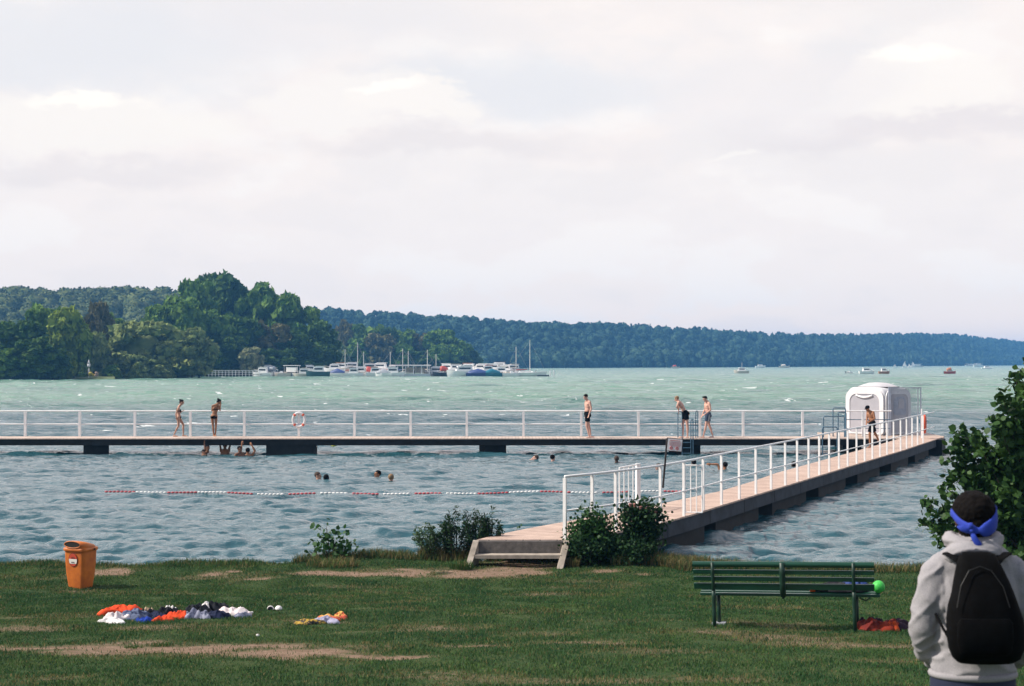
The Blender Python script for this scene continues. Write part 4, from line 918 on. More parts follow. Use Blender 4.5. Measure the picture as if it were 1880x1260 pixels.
    if mast:
        c = MB(); c.cone((L*.08, 0, H*.6), (L*.08, 0, mast), .12, .08, 6); mm = c.build('mast', mastm, t)
        c = MB(); c.box((L*.08, 0, mast*.62), (.06, 1.6, .07)); c.build('spreader', mastm, mm)
        c = MB(); c.cone((L*.08, 0, H+.9), (-L*.36, 0, H+.95), .11, n=6); c.build('furled_boom', HULLS[canopy if canopy != 'white' else 'cream'], t)
        c = MB(); c.cone((L*.08, 0, mast*.98), (L*.48, 0, H+.1), .018, n=4); c.cone((L*.08, 0, mast*.98), (-L*.48, 0, H+.1), .018, n=4); c.build('stay', mastm, t)
    if kind == 'sailing':
        c = MB(); c.cone((0, 0, H*.5), (0, 0, mast or 9), .07, .05, 6); c.build('mast', mastm, t)
        hh = extra or 8.5; c = MB(); n = 8; front = []; back = []
        for k in range(n+1):
            q = k/n; z = H+.6+(hh-H-.6)*q; b = -L*.42*(1-q**1.3); belly = .25*math.sin(q*math.pi); front.append((Vector((-.08, 0, z)), Vector((b/2, belly+.02, z)), Vector((b, belly*.4, z)))); 
        vs = [v for f_ in front for v in f_]; c.add(vs, [(i*3+j, i*3+j+1, i*3+j+4, i*3+j+3) for i in range(n) for j in range(2)])
        c.add([v+Vector((0, .03, 0)) for v in vs], [(i*3+j+3, i*3+j+4, i*3+j+1, i*3+j) for i in range(n) for j in range(2)]); c.build('mainsail', HULLS['white'], t, True)
        c = MB(); c.add([Vector(v) for v in ((L*.45, 0, H+.3), (.1, 0, H+.5), (.1, 0, hh*.8), (L*.45, .03, H+.3), (.1, .03, H+.5), (.1, .03, hh*.8))], [(0, 1, 2), (5, 4, 3)]); c.build('jib', HULLS['white'], t)
    return t
MG = 'boats moored in the marina'
B = [
 # px, Y, kind, L, hull, flip, H, mast, canopy, extra, label
 (482, 386, 'cruiser', 4.6, 'white', -1, .8, 0, 'white', None, 'small white cruiser at the left end of the marina in front of the railed pier'),
 (501, 389, 'open', 5.2, 'white', 1, .8, 0, 'grey', 'top', 'white motor boat with arched grey canopy, second from the left end of the marina'),
 (518, 388, 'open', 4.2, 'cream', -1, .7, 0, 'white', None, 'little cream open boat between the arched canopy boat and the boxy white boat'),
 (536, 389, 'pontoon', 4.8, 'white', 1, .5, 0, 'white', None, 'boxy white houseboat with flat roof on the left part of the marina'),
 (558, 388, 'cruiser', 5.0, 'cream', -1, .6, 0, 'cream', None, 'low cream cruiser just left of the dark teal hulled boat'),
 (584, 384, 'cruiser', 5.6, 'teal', -1, 1.0, 0, 'white', None, 'boat with dark teal hull and white cabin in the left part of the marina'),
 (606, 389, 'open', 4.2, 'white', 1, .7, 0, 'white', None, 'small white open boat just right of the teal hulled boat'),
 (620, 388, 'tarp', 4.4, 'white', 1, .7, 0, 'blue', None, 'white boat under a blue tarpaulin left of the twin masts'),
 (634, 389, 'sail', 5.0, 'cream', -1, .8, 7.4, 'red', None, 'cream sailing yacht carrying the leftmost mast of the marina'),
 (650, 386, 'cruiser', 4.4, 'white', 1, .7, 0, 'dark', None, 'white cruiser with dark roof below the tall twin masts'),
 (656, 398, 'sail', 7.0, 'white', 1, 1.0, 9.4, 'blue', None, 'white yacht with the tallest left mast of the marina'),
 (668, 394, 'sail', 6.0, 'white', -1, .9, 6.8, 'white', None, 'white yacht with a thin grey mast right of the tallest left mast'),
 (676, 388, 'open', 4.4, 'white', -1, .7, 0, 'red', 'top', 'small white boat with red canopy left of the boathouse'),
 (690, 387, 'cruiser', 4.8, 'white', 1, .8, 0, 'orange', None, 'white cruiser with varnished roof left of the boathouse'),
 (704, 386, 'tarp', 4.4, 'white', -1, .7, 0, 'grey', None, 'white boat under a pale grey cover at the left corner of the boathouse'),
 (716, 398, 'sail', 6.4, 'orange', 1, .9, 6.8, 'red', None, 'varnished yacht with a reddish mast behind the boathouse left end'),
 (722, 386, 'cruiser', 5.4, 'white', 1, .8, 0, 'white', None, 'bright white cruiser moored under the left awning of the boathouse'),
 (740, 400, 'sail', 7.0, 'white', -1, .9, 7.7, 'white', None, 'yacht whose pale mast rises left of the boathouse middle'),
 (749, 402, 'sail', 6.4, 'white', 1, .9, 7.1, 'blue', None, 'yacht whose pale mast rises over the boathouse middle'),
 (784, 401, 'sail', 6.8, 'white', 1, .9, 7.4, 'white', None, 'yacht whose mast rises over the right end of the boathouse'),
 (800, 396, 'cruiser', 6.2, 'white', -1, .9, 0, 'white', None, 'white cruiser between the boathouse and the red canopied boat'),
 (800, 404, 'sail', 6.0, 'grey', 1, .9, 6.2, 'grey', None, 'grey yacht with a thin dull mast right of the boathouse'),
 (812, 386, 'open', 4.6, 'dark', -1, .8, 0, 'red', 'top', 'dark boat with a bright red canopy right of the boathouse'),
 (829, 386, 'open', 5.0, 'teal', 1, .7, 0, 'white', None, 'low dark green open boat right of the red canopied boat'),
 (851, 385, 'cruiser', 8.0, 'white', -1, 1.1, 0, 'white', None, 'large streamlined white cruiser right of the red canopied boat'),
 (840, 398, 'cruiser', 6.4, 'white', 1, 1.4, 0, 'cream', None, 'white cruiser in the back row behind the large streamlined cruiser'),
 (878, 384, 'tarp', 5.6, 'blue', 1, .7, 0, 'blue', None, 'boat completely covered with a dark blue tarpaulin'),
 (884, 397, 'cruiser', 6.6, 'white', -1, 1.5, 0, 'white', None, 'tall white cruiser in the back row behind the blue covered boat'),
 (903, 384, 'tarp', 4.6, 'cyan', -1, .7, 0, 'cyan', None, 'boat covered with a turquoise tarpaulin'),
 (906, 397, 'cruiser', 6.4, 'cream', 1, 1.5, 0, 'white', None, 'cream cruiser in the back row behind the turquoise covered boat'),
 (920, 386, 'cruiser', 4.6, 'cream', -1, .9, 0, 'cream', None, 'cream coloured cruiser right of the turquoise covered boat'),
 (928, 397, 'cruiser', 6.0, 'white', 1, 1.3, 0, 'white', None, 'white cruiser in the back row left of the long yacht'),
 (938, 385, 'open', 4.2, 'white', 1, .7, 0, 'white', None, 'small white open boat left of the long yacht bow'),
 (948, 394, 'sail', 6.0, 'orange', -1, .9, 8.2, 'red', None, 'yacht with a reddish mast left of the tallest mast of the marina'),
 (972, 387, 'sail', 9.4, 'white', 1, 1.1, 9.9, 'dark', None, 'long white yacht with the tallest mast at the right end of the marina'),
 (997, 384, 'dinghy', 2.9, 'dark', 1, .3, 0, 'white', None, 'tiny dark rowing boat beyond the right end of the marina'),
 (493, 396, 'cruiser', 4.6, 'white', 1, 1.2, 0, 'white', None, 'white cruiser in the back row at the left end of the marina'),
 (570, 397, 'cruiser', 4.6, 'white', 1, 1.2, 0, 'white', None, 'small white cruiser behind the left side of the teal hulled boat'),
 (614, 398, 'cruiser', 5.4, 'white', -1, 1.5, 0, 'white', None, 'white cruiser behind the blue covered boat at the foot of the knoll'),
 (628, 398, 'cruiser', 5.4, 'cream', 1, 1.7, 0, 'orange', None, 'cream cruiser with varnished roof in the back row near the leftmost mast'),
 (645, 402, 'cruiser', 6.0, 'white', -1, 1.8, 0, 'white', None, 'tall white cruiser in the back row between the two leftmost masts'),
 (664, 388, 'cruiser', 4.0, 'cream', 1, .9, 0, 'white', None, 'cream front row cruiser right of the dark roofed cruiser'),
 (680, 400, 'cruiser', 6.2, 'cream', 1, 1.6, 0, 'cream', None, 'cream cruiser in the back row left of the boathouse'),
 (698, 400, 'cruiser', 6.0, 'white', -1, 1.7, 0, 'white', None, 'white cruiser in the back row right beside the boathouse left end'),
 (862, 400, 'cruiser', 6.0, 'white', 1, 1.6, 0, 'orange', None, 'white cruiser with varnished roof behind the stern of the streamlined cruiser'),
 (895, 391, 'cruiser', 4.8, 'white', -1, 1.2, 0, 'red', None, 'white cruiser with red roof between the blue and the turquoise covered boats'),
 (916, 401, 'cruiser', 6.0, 'white', -1, 1.9, 0, 'dark', None, 'white cruiser with dark roof in the back row right of the cream cruisers'),
 (822, 399, 'cruiser', 5.6, 'white', 1, 1.5, 0, 'white', None, 'white cruiser in the back row behind the red canopied boat'),
 (942, 400, 'cruiser', 5.4, 'white', -1, 1.4, 0, 'cream', None, 'white cruiser in the back row just left of the reddish mast'),
]
for (px, Y, kd, L_, hl, fl, H_, ms, cn, ex, lab) in B:
    px2 = px
    if ms and kd == 'sail': px2 = px - fl*L_*.08*F/Y
    if ms: ms = ms*1.0
    boat(px2, Y, kd, L_, hl, lab, fl, H_, ex, ms, group=MG, canopy=cn, rz=random.uniform(-.25, .25) if kd != 'sail' else 0)
def boathouse():
    y = 391; xa, xb = X(715, y), X(790, y); t = empty('boathouse', ((xa+xb)/2, y, 0), 0, 'long open boathouse with a flat pale roof among the moored boats', 'boathouse'); w = xb-xa
    m = MB(); m.box((0, 1.5, 3.0), (w, 6, .34)); m.box((-w*.42, -2.2, 2.75), (w*.16, 2, .1)); m.build('roof', mat('boathouse_roof', (.72, .68, .66), .8, var=.1), t)
    m = MB(); m.box((w*.1, 3.5, 1.7), (w*.5, .3, 1.5)); m.build('back_wall', mat('boathouse_wall', (.80, .72, .62), .8, var=.3, scale=.7), t)
    for k in range(6):
        m = MB(); m.box((-w*.48+k*w*.192, -1.3, 1.5), (.16, .16, 2.7)); m.build('post', white_p, t)
    m = MB(); m.box((.3, -1.6, .35), (w*.98, 2.2, .7)); m.build('pontoon', mat('pontoon_grey', (.36, .42, .46), .8, var=.1), t)
    y = 393; t = empty('marina_jetty', (X(740, y), y, 0), 0, 'low grey mooring jetty behind the front row of boats', 'jetty')
    m = MB(); m.box((X(735, y)-X(740, y), 0, .45), (X(985, y)-X(470, y), 2, .3)); m.build('deck', mat('mooring_planks', (.30, .29, .28), .8, var=.2), t)
    for px in range(480, 985, 28):
        m = MB(); m.cone((X(px, y)-X(740, y), 1.1, -.5), (X(px, y)-X(740, y), 1.1, 1.6), .12, n=6); m.build('pile', mat('pile_wood', (.16, .13, .11), .9), t)
    for px, h, lab in ((1010, 1.4, 'left of the two pale mooring posts at the right end of the marina'), (1017, 1.6, 'right of the two pale mooring posts at the right end of the marina')):
        m = MB(); m.cone((0, 0, -.8), (0, 0, h), .16, .13, 8); m.cone((0, 0, h), (0, 0, h+.12), .17, .05, 8); o = m.build('mooring_post', white_p); o.location = (X(px, 388), 388, 0); tag(o, lab, 'post', 'mooring posts')
boathouse()
# boats out on the lake
for (px, py, kd, L_, hl, fl, H_, ms, cn, ex, lab) in [
    (1240, 676.5, 'open', 6, 'cream', 1, .9, 0, 'red', 'top', 'tiny cream boat with red canopy far out below the wooded hill'),
    (1361, 685.5, 'cruiser', 5.4, 'cream', -1, .9, 0, 'white', None, 'cream and white cruiser with a short flagpole, left of all boats on the open lake'),
    (1396, 675.5, 'cruiser', 7.5, 'white', 1, 1.3, 0, 'white', None, 'small distant white cruiser on the waterline right of the cream cruiser'),
    (1440, 675.5, 'open', 8, 'cream', 1, 1.2, 0, 'cream', 'top', 'small distant cream boat on the waterline in the middle right'),
    (1559, 685.5, 'open', 2.6, 'white', 1, .35, 0, 'white', None, 'very small white boat left of the pair of red and white cruisers'),
    (1591, 686.5, 'cruiser', 5.2, 'white', 1, .9, 0, 'white', None, 'white cruiser on the lake, left one of the close pair'),
    (1623, 686.5, 'cruiser', 3.7, 'orange', 1, .8, 0, 'white', None, 'orange hulled cruiser on the lake, right one of the close pair'),
    (1744, 686.5, 'open', 3.9, 'red', 1, .8, 0, 'orange', 'top', 'red boat with canopy alone on the right part of the lake'),
    (1643, 675.5, 'sailing', 3, 'white', 1, .4, 2.6, 'white', 2.4, 'leftmost and smallest white sail below the far hill'),
    (1661, 674.8, 'sailing', 4, 'white', 1, .5, 5.0, 'white', 4.7, 'tallest white sail of the sailing boats below the far hill'),
    (1669, 675.5, 'sailing', 3, 'white', -1, .4, 3.0, 'white', 2.8, 'small white sail between the tallest sail and the white ship'),
    (1676, 674.3, 'sailing', 4, 'white', -1, .5, 4.6, 'white', 4.3, 'white sail right beside the low white ship'),
    (1683, 674.2, 'pontoon', 11, 'white', 1, .9, 0, 'white', None, 'low white ship below the far hill beside the sails'),
    (1783, 671.6, 'pontoon', 14, 'white', 1, .8, 0, 'white', None, 'pale long boat far away near the right shore'),
    (1796, 673.5, 'pontoon', 9, 'white', 1, 1.4, 0, 'white', None, 'boxy white boat far away near the right shore'),
    (1812, 677, 'cruiser', 7, 'white', 1, .5, 0, 'white', None, 'flat white speedboat right of the boxy white boat')]:
    Y = CAMZ*F/(py-666+.01); Y = min(Y, 1650); t = boat(px, Y, kd, L_, hl, lab, fl, H_, ex, ms, group='boats out on the lake', canopy=cn)
    if px == 1361:
        c = MB(); c.cone((-.2, 0, 1.6), (-.2, 0, 3.9), .06, n=5); c.build('flagpole', mastm, t)
# ================================================================== PEOPLE
def skin(name, c): return mat(name, c, .6, var=.08, scale=12, coord='Object', sss=.0, spec=.25)
SK = {'pale': skin('skin_pale', (.56, .32, .25)), 'fair': skin('skin_fair', (.46, .25, .175)), 'tan': skin('skin_tan', (.30, .135, .07)), 'brown': skin('skin_brown', (.16, .072, .04)), 'dark': skin('skin_dark', (.07, .035, .025))}
HR = {'black': mat('hair_black', (.005, .004, .004), .85, spec=.08, var=.3, scale=30, bump=.4, bscale=60), 'brown': mat('hair_brown', (.04, .022, .014), .8, var=.3, scale=30, bump=.4, bscale=60), 'blond': mat('hair_blond', (.20, .12, .06), .7, var=.3, scale=30, bump=.4, bscale=60)}
CL = {'black': mat('cloth_black', (.003, .0035, .005), .9, spec=.08), 'navy': mat('cloth_navy', (.018, .035, .075), .8, var=.2), 'white': mat('cloth_white', (.7, .7, .7), .8)}
def V3(*a): return Vector(a)
def basis(fwd, up):
    f = Vector(fwd).normalized(); u = Vector(up); u = (u-f*u.dot(f)).normalized(); s = f.cross(u)
    return Matrix((s, f, u)).transposed()           # columns: side, forward, up
def add_head(mb, c, fwd, up, k=1.0):
    B = basis(fwd, up); c = Vector(c)
    P = lambda x, y, z: c + B @ Vector((x*k, y*k, z*k))
    mb.ell(P(0, -.012, .022), (.074*k, .092*k, .086*k), B, 16, 11); mb.ell(P(0, .022, -.045), (.054*k, .062*k, .066*k), B, 14, 9)
    mb.cone(P(0, .085, .012), P(0, .112, -.022), .008*k, .016*k, 7); mb.ell(P(0, .108, -.026), (.014*k, .012*k, .010*k), B, 8, 6)      # nose
    mb.ell(P(0, .078, -.062), (.024*k, .014*k, .009*k), B, 8, 5); mb.ell(P(0, .066, -.094), (.026*k, .022*k, .018*k), B, 8, 5)        # mouth, chin
    for s in (-1, 1):
        mb.ell(P(s*.030, .078, .030), (.020*k, .012*k, .008*k), B, 8, 5)     # brow
        mb.ell(P(s*.076, -.004, -.004), (.010*k, .020*k, .032*k), B, 8, 6)   # ear
    return P, B
def add_hand(mb, wrist, d, curl_n, side, k=1.0):
    """wrist point, direction of the hand, palm normal (fingers curl towards it), side = thumb direction"""
    d = Vector(d).normalized(); n = Vector(curl_n); n = (n-d*n.dot(d)).normalized(); s = d.cross(n)*side
    w = Vector(wrist); B = Matrix((s, d, n)).transposed()
    mb.ell(w+d*.05*k, (.040*k, .055*k, .016*k), B, 12, 8)
    for i, (off, L) in enumerate(((.027, .068), (.009, .078), (-.009, .072), (-.027, .056))):
        a = w+d*.09*k+s*off*k; b = a+(d*.9+n*.3+s*off*1.5)*L*.5*k; c = b+(d*.6+n*.8)*L*.5*k
        mb.cap(a-d*.02*k, b, .0095*k, .0085*k); mb.cap(b, c, .0085*k, .007*k)
    a = w+d*.03*k+s*.03*k; b = a+(s*.7+d*.8+n*.3)*.034*k; c = b+(d*.9+s*.15+n*.5)*.03*k; mb.cap(a, b, .013*k, .011*k); mb.cap(b, c, .011*k, .009*k)
def limb(mb, pts, rs):
    for i in range(len(pts)-1): mb.cap(pts[i], pts[i+1], rs[i], rs[i+1])
def figure(loc, J, sk, hair, clothes, label, hairstyle='short', k=1.0, voxel=.011, name='person', sex='m', group=None, cut=None):
    """J: dict of joints in metres relative to loc. sides a/b"""
    t = empty(name, loc, 0, label, 'person', group); m = MB()
    for q in J:
        if q not in ('face', 'up'): J[q] = Vector(J[q])
    P, B = add_head(m, J['head'], J['face'], J.get('up', (0, 0, 1)), k)
    neck, sa, sb, ha, hb = J['neck'], J['sa'], J['sb'], J['ha'], J['hb']
    m.cap(J['head']-Vector((0, 0, .03)), neck, .050*k, .056*k)
    mid = (sa+sb)/2; pel = (ha+hb)/2; ax = (sa-sb).normalized(); sp = (mid-pel).normalized(); fw = ax.cross(sp)
    if fw.dot(Vector(J['face'])) < 0: fw = -fw
    TB = Matrix((ax, fw, sp)).transposed(); Lt = (mid-pel).length; m_ = 1.0 if sex == 'm' else .86
    m.cap(sa, neck, .052*k*m_, .055*k); m.cap(sb, neck, .052*k*m_, .055*k)
    m.ell(pel+sp*Lt*.74, (.165*k*m_, .105*k*m_, Lt*.34), TB, 18, 12); m.ell(pel+sp*Lt*.38, (.130*k*m_, .092*k*m_, Lt*.34), TB, 18, 12)
    m.ell(pel+sp*.02, (.150*k*(1 if sex == 'm' else 1.02), .108*k, .13*k), TB, 18, 12)
    for s in (-1, 1): m.ell(pel+ax*s*.07*k-fw*.055*k-sp*.04, (.078*k, .075*k, .085*k), TB, 12, 8)
    if sex == 'f':
        for s in (-1, 1): m.ell(pel+sp*Lt*.72+ax*s*.065*k+fw*.075*k, (.058*k, .05*k, .055*k), TB, 12, 8)
    else:
        for s in (-1, 1): m.ell(pel+sp*Lt*.82+ax*s*.07*k+fw*.055*k, (.075*k, .05*k, .06*k), TB, 12, 8)
    for s, q in (('a', sa), ('b', sb)):
        e, w = J['e'+s], J['w'+s]; r = k*(1 if sex == 'm' else .82); limb(m, [q, q.lerp(e, .45), e, e.lerp(w, .35), w], [.054*r, .047*r, .036*r, .040*r, .026*r])
        d = (w-e).normalized(); hd = Vector(J['d'+s]) if 'd'+s in J else d; add_hand(m, w, hd, J.get('n'+s, fw if abs(hd.dot(fw)) < .8 else -sp), 1 if s == 'a' else -1, k*(1 if sex == 'm' else .88))
    if cut is None:
        for s, q in (('a', ha), ('b', hb)):
            kn, an, to = J['k'+s], J['an'+s], J['to'+s]; r = k*(1 if sex == 'm' else .88); bk = -fw
            limb(m, [q, q.lerp(kn, .5), kn, kn.lerp(an, .3)+bk*.012, kn.lerp(an, .75), an], [.088*r, .074*r, .052*r, .053*r, .036*r, .034*r])
            d = (to-an); d.z = 0; d.normalize(); base = Vector((an.x, an.y, to.z)); m.ell(base-d*.025+V3(0, 0, .035), (.032*k, .036*k, .035*k), None, 10, 7)
            m.cap(base+V3(0, 0, .035), base+d*.12+V3(0, 0, .026), .034*k, .028*k); sd = Vector((-d.y, d.x, 0))
            for i, o_ in enumerate((-.028, -.012, .003, .018, .030)): m.cap(base+d*.12+sd*o_+V3(0, 0, .018), base+d*(.185-.008*i)+sd*o_+V3(0, 0, .014), .012*k, .010*k)
    else:
        m.cap(pel, pel-sp*.3, .13, .1)
    me = fuse(m, voxel, 2, 'body'); body = link('body', me, SK[sk], t, True)
    # hair: a cap just outside the skull
    h = MB(); hc = P(0, -.022, .036); h.ell(hc, (.083*k, .096*k, .086*k), B, 18, 12)
    # cut front part of the cap away from the face
    def keep(v):
        l = B.transposed() @ (Vector(v)-Vector(J['head'])); return not (l.y > .045*k and l.z < .058*k) and not (l.z < -.03*k and l.y > -.035*k)
    if hairstyle == 'bun': h.ell(P(0, -.115, .075), (.042*k,)*3, B, 12, 8); h.ell(P(0, -.07, -.02), (.066*k, .05*k, .06*k), B, 12, 8)
    if hairstyle == 'long': h.ell(P(0, -.06, -.05), (.078*k, .06*k, .10*k), B, 12, 8)
    if hairstyle == 'tuft': h.ell(P(0, .05, .105), (.05*k, .045*k, .03*k), B, 12, 8)
    hm = fuse(h, .010, 1, 'hair')
    import bmesh
    bm = bmesh.new(); bm.from_mesh(hm); bmesh.ops.delete(bm, geom=[v for v in bm.verts if not keep(v.co)], context='VERTS'); bm.to_mesh(hm); bm.free(); hm.shade_smooth()
    link('hair', hm, HR[hair], t, True)
    eyes = MB()
    for s in (-1, 1): eyes.ell(P(s*.030, .074, .012), (.011*k, .008*k, .006*k), B, 8, 6)
    eyes.build('eyes', HR['black'], t)
    for c in clothes:
        g = MB(); nm = c[0]; mt = c[1]
        if nm == 'shorts':
            L_ = c[2]; g.ell(pel+sp*.04, (.172*k, .128*k, .125*k), TB, 20, 12)
            for s in (-1, 1): g.ell(pel+ax*s*.07*k-fw*.055*k-sp*.03, (.088*k, .085*k, .09*k), TB, 12, 8)
            for s, q in (('a', ha), ('b', hb)): e_ = q.lerp(J['k'+s], L_); g.cone(q+sp*.03, e_, .108*k, .100*k, 18); g.ell(q, (.106*k,)*3, None, 14, 9)
            o = link('shorts', fuse(g, .013, 2, 'shorts'), CL[mt], t, True)
            if len(c) > 3:
                st = MB()
                for s, q in (('a', ha), ('b', hb)): 
                    for dd in (-.018, .018): a_ = q+fw*dd+ax*(1 if s == 'a' else -1)*.112*k; st.tube([a_+sp*.03, q.lerp(J['k'+s], L_*.5)+fw*dd+ax*(1 if s == 'a' else -1)*.115*k, q.lerp(J['k'+s], L_*.97)+fw*dd+ax*(1 if s == 'a' else -1)*.108*k], .007, 5)
                st.build('side_stripes', CL['white'], o)
        if nm == 'brief':
            g.ell(pel-sp*.01, (.158*k, .122*k, .085*k), TB, 20, 12)
            for s in (-1, 1): g.ell(pel+ax*s*.07*k-fw*.055*k-sp*.04, (.083*k, .081*k, .078*k), TB, 12, 8)
            link('bikini_bottom', fuse(g, .011, 2, 'brief'), CL[mt], t, True)
            g = MB()
            for s in (-1, 1): g.ell(pel+sp*Lt*.72+ax*s*.065*k+fw*.08*k, (.060*k, .054*k, .056*k), TB, 12, 8)
            n = 26; g.tube([pel+sp*Lt*.69+ax*.150*k*m_*1.04*math.cos(a)+fw*.105*k*m_*1.02*math.sin(a) for a in np.linspace(0, 2*math.pi, n, endpoint=False)], .016, 6, True)
            for s in (-1, 1): g.tube([pel+sp*Lt*.76+ax*s*.07*k+fw*.12*k, mid+ax*s*.075*k+fw*.03*k+sp*.045, mid+ax*s*.06*k-fw*.07*k, pel+sp*Lt*.70+ax*s*.05*k-fw*.10*k], .007, 5)
            g.build('bikini_top', CL[mt], t, True)
        if nm == 'cap':
            g.ell(P(0, -.012, .045), (.088*k, .100*k, .078*k), B, 18, 12); g.ell(P(0, .11, .035), (.055*k, .055*k, .010*k), B, 12, 6)
            link('cap', fuse(g, .010, 1, 'cap'), CL[mt], t, True)
    return t
def jp(px, py, Y, o):  # joint from photo pixel at depth Y, relative to o
    return at_y(px, py, Y)-Vector(o)
def Z(zx, zy, x0, y0, sc): return (x0+zx/sc, y0+zy/sc)
def people():
    # 1 woman walking right, black bikini
    Y = 58.75; f = lambda x, y, d=0: jp(x/4.273, 720+y/4.273, Y+d, o); o = Vector((X(330, Y), Y, DZ))
    figure(o, dict(head=f(1427, 80), face=(.95, -.05, -.3), up=(.3, 0, 1), neck=f(1406, 112), sa=f(1398, 128, .15), sb=f(1398, 130, -.15), ea=f(1405, 168, .20), wa=f(1430, 150, .12), da=(.8, 0, .5), eb=f(1380, 172, -.19), wb=f(1384, 205, -.2), db=(.1, 0, -1),
        ha=f(1401, 196, .085), hb=f(1401, 197, -.085), ka=f(1440, 258, .08), ana=f(1438, 335, .08), toa=f(1456, 349, .08), kb=f(1400, 268, -.08), anb=f(1366, 330, -.08), tob=f(1380, 351, -.08)),
        'fair', 'black', [('brief', 'black')], 'woman in a black bikini walking right along the far jetty', 'bun', .93, sex='f')
    # 2 woman from behind, hands at face
    f = lambda x, y, d=0: jp(x/4.273, 720+y/4.273, Y+d, o); o = Vector((X(394, Y), Y, DZ))
    figure(o, dict(head=f(1720, 76, .12), face=(.75, .5, -.55), up=(.35, .3, 1), neck=f(1698, 100, .03), sa=f(1722, 112, .05), sb=f(1668, 108), ea=f(1726, 146, .12), wa=f(1730, 108, .22), da=(.1, 0, 1), eb=f(1662, 146, .12), wb=f(1700, 130, .24), db=(.8, .2, .4),
        ha=f(1694, 192), hb=f(1664, 192), ka=f(1694, 262), ana=f(1690, 335), toa=f(1694, 349, -.1), kb=f(1670, 262), anb=f(1676, 335), tob=f(1680, 349, -.1)),
        'tan', 'black', [('brief', 'black')], 'woman in a black bikini standing on the far jetty holding her hands to her face', 'bun', .93, sex='f')
    # 3 man standing, looking down left
    f = lambda x, y, d=0: jp(1020+x/6.3, 700+y/6.3, Y+d, o); o = Vector((X(1078, Y), Y, DZ))
    figure(o, dict(head=f(348, 184, -.05), face=(-.85, -.3, -.45), up=(-.25, -.1, 1), neck=f(366, 222), sa=f(395, 243, -.13), sb=f(350, 243, .13), ea=f(414, 318, -.17), wa=f(386, 388, -.2), da=(-.25, -.1, -1), eb=f(348, 318, .2), wb=f(345, 385, .2),
        ha=f(374, 388, -.085), hb=f(360, 388, .085), ka=f(360, 515, -.08), ana=f(388, 630, -.05), toa=f(360, 662, -.09), kb=f(385, 520, .08), anb=f(405, 618, .1), tob=f(412, 652, .1)),
        'pale', 'black', [('shorts', 'black', .62)], 'man in black swim shorts standing alone on the middle of the far jetty', 'short', 1.0)
    # 4 leaning man
    f = lambda x, y, d=0: jp(1190+x/6.3, 700+y/6.3, Y+d, o); o = Vector((X(1258, Y), Y, DZ))
    figure(o, dict(head=f(331, 205, -.02), face=(-.8, .2, -.45), up=(-.35, 0, 1), neck=f(352, 232), sa=f(352, 250, -.17), sb=f(374, 246, .15), ea=f(334, 292, -.2), wa=f(346, 330, -.1), da=(.4, .2, -.8), eb=f(350, 300, .25), wb=f(352, 338, .2), db=(.2, 0, -1),
        ha=f(440, 375, -.09), hb=f(430, 375, .09), ka=f(452, 510, -.08), ana=f(456, 630, -.04), toa=f(432, 664, -.1), kb=f(396, 500, .1), anb=f(402, 620, .12), tob=f(380, 655, .12)),
        'pale', 'blond', [('shorts', 'black', .52)], 'pink skinned man in black shorts leaning forward over the swimming ladder', 'short', 1.0)
    # 5 man walking left, blue shorts with stripes
    o = Vector((X(1298, Y), Y, DZ)); f = lambda x, y, d=0: jp(1190+x/6.3, 700+y/6.3, Y+d, o)
    figure(o, dict(head=f(658, 206, -.05), face=(-.85, -.35, -.35), up=(-.2, 0, 1), neck=f(680, 236), sa=f(708, 262, -.14), sb=f(664, 256, .14), ea=f(722, 334, -.2), wa=f(655, 384, -.24), da=(-.8, 0, -.5), eb=f(655, 330, .18), wb=f(628, 385, .1), db=(-.3, 0, -1),
        ha=f(694, 390, -.085), hb=f(684, 390, .085), ka=f(668, 512, -.08), ana=f(638, 630, -.08), toa=f(610, 660, -.08), kb=f(705, 512, .08), anb=f(745, 622, .08), tob=f(735, 656, .08)),
        'pale', 'black', [('shorts', 'navy', .60, 1)], 'man in blue shorts with white side stripes walking left on the far jetty', 'tuft', 1.0)
    # 6 boy with cap on the walkway
    Y = 51.6; o = Vector((X(1598, Y), Y, DZ)); f = lambda x, y, d=0: jp(1480+x/5.73, 680+y/5.73, Y+d, o)
    figure(o, dict(head=f(645, 402, -.05), face=(-.8, -.45, -.4), up=(-.2, -.1, 1), neck=f(668, 432), sa=f(706, 444, -.1), sb=f(648, 440, .1), ea=f(722, 510, -.15), wa=f(668, 540, -.26), da=(-.8, -.1, -.4), eb=f(640, 505, .1), wb=f(636, 540, 0), db=(-.1, -.2, -1),
        ha=f(700, 558, -.07), hb=f(684, 558, .07), ka=f(668, 668, -.1), ana=f(672, 790, -.05), toa=f(655, 818, -.12), kb=f(722, 660, .1), anb=f(760, 730, .22), tob=f(752, 762, .1)),
        'tan', 'black', [('shorts', 'black', .85), ('cap', 'black')], 'tanned boy with dark cap and dark shorts walking along the angled walkway', 'short', .9)
people()
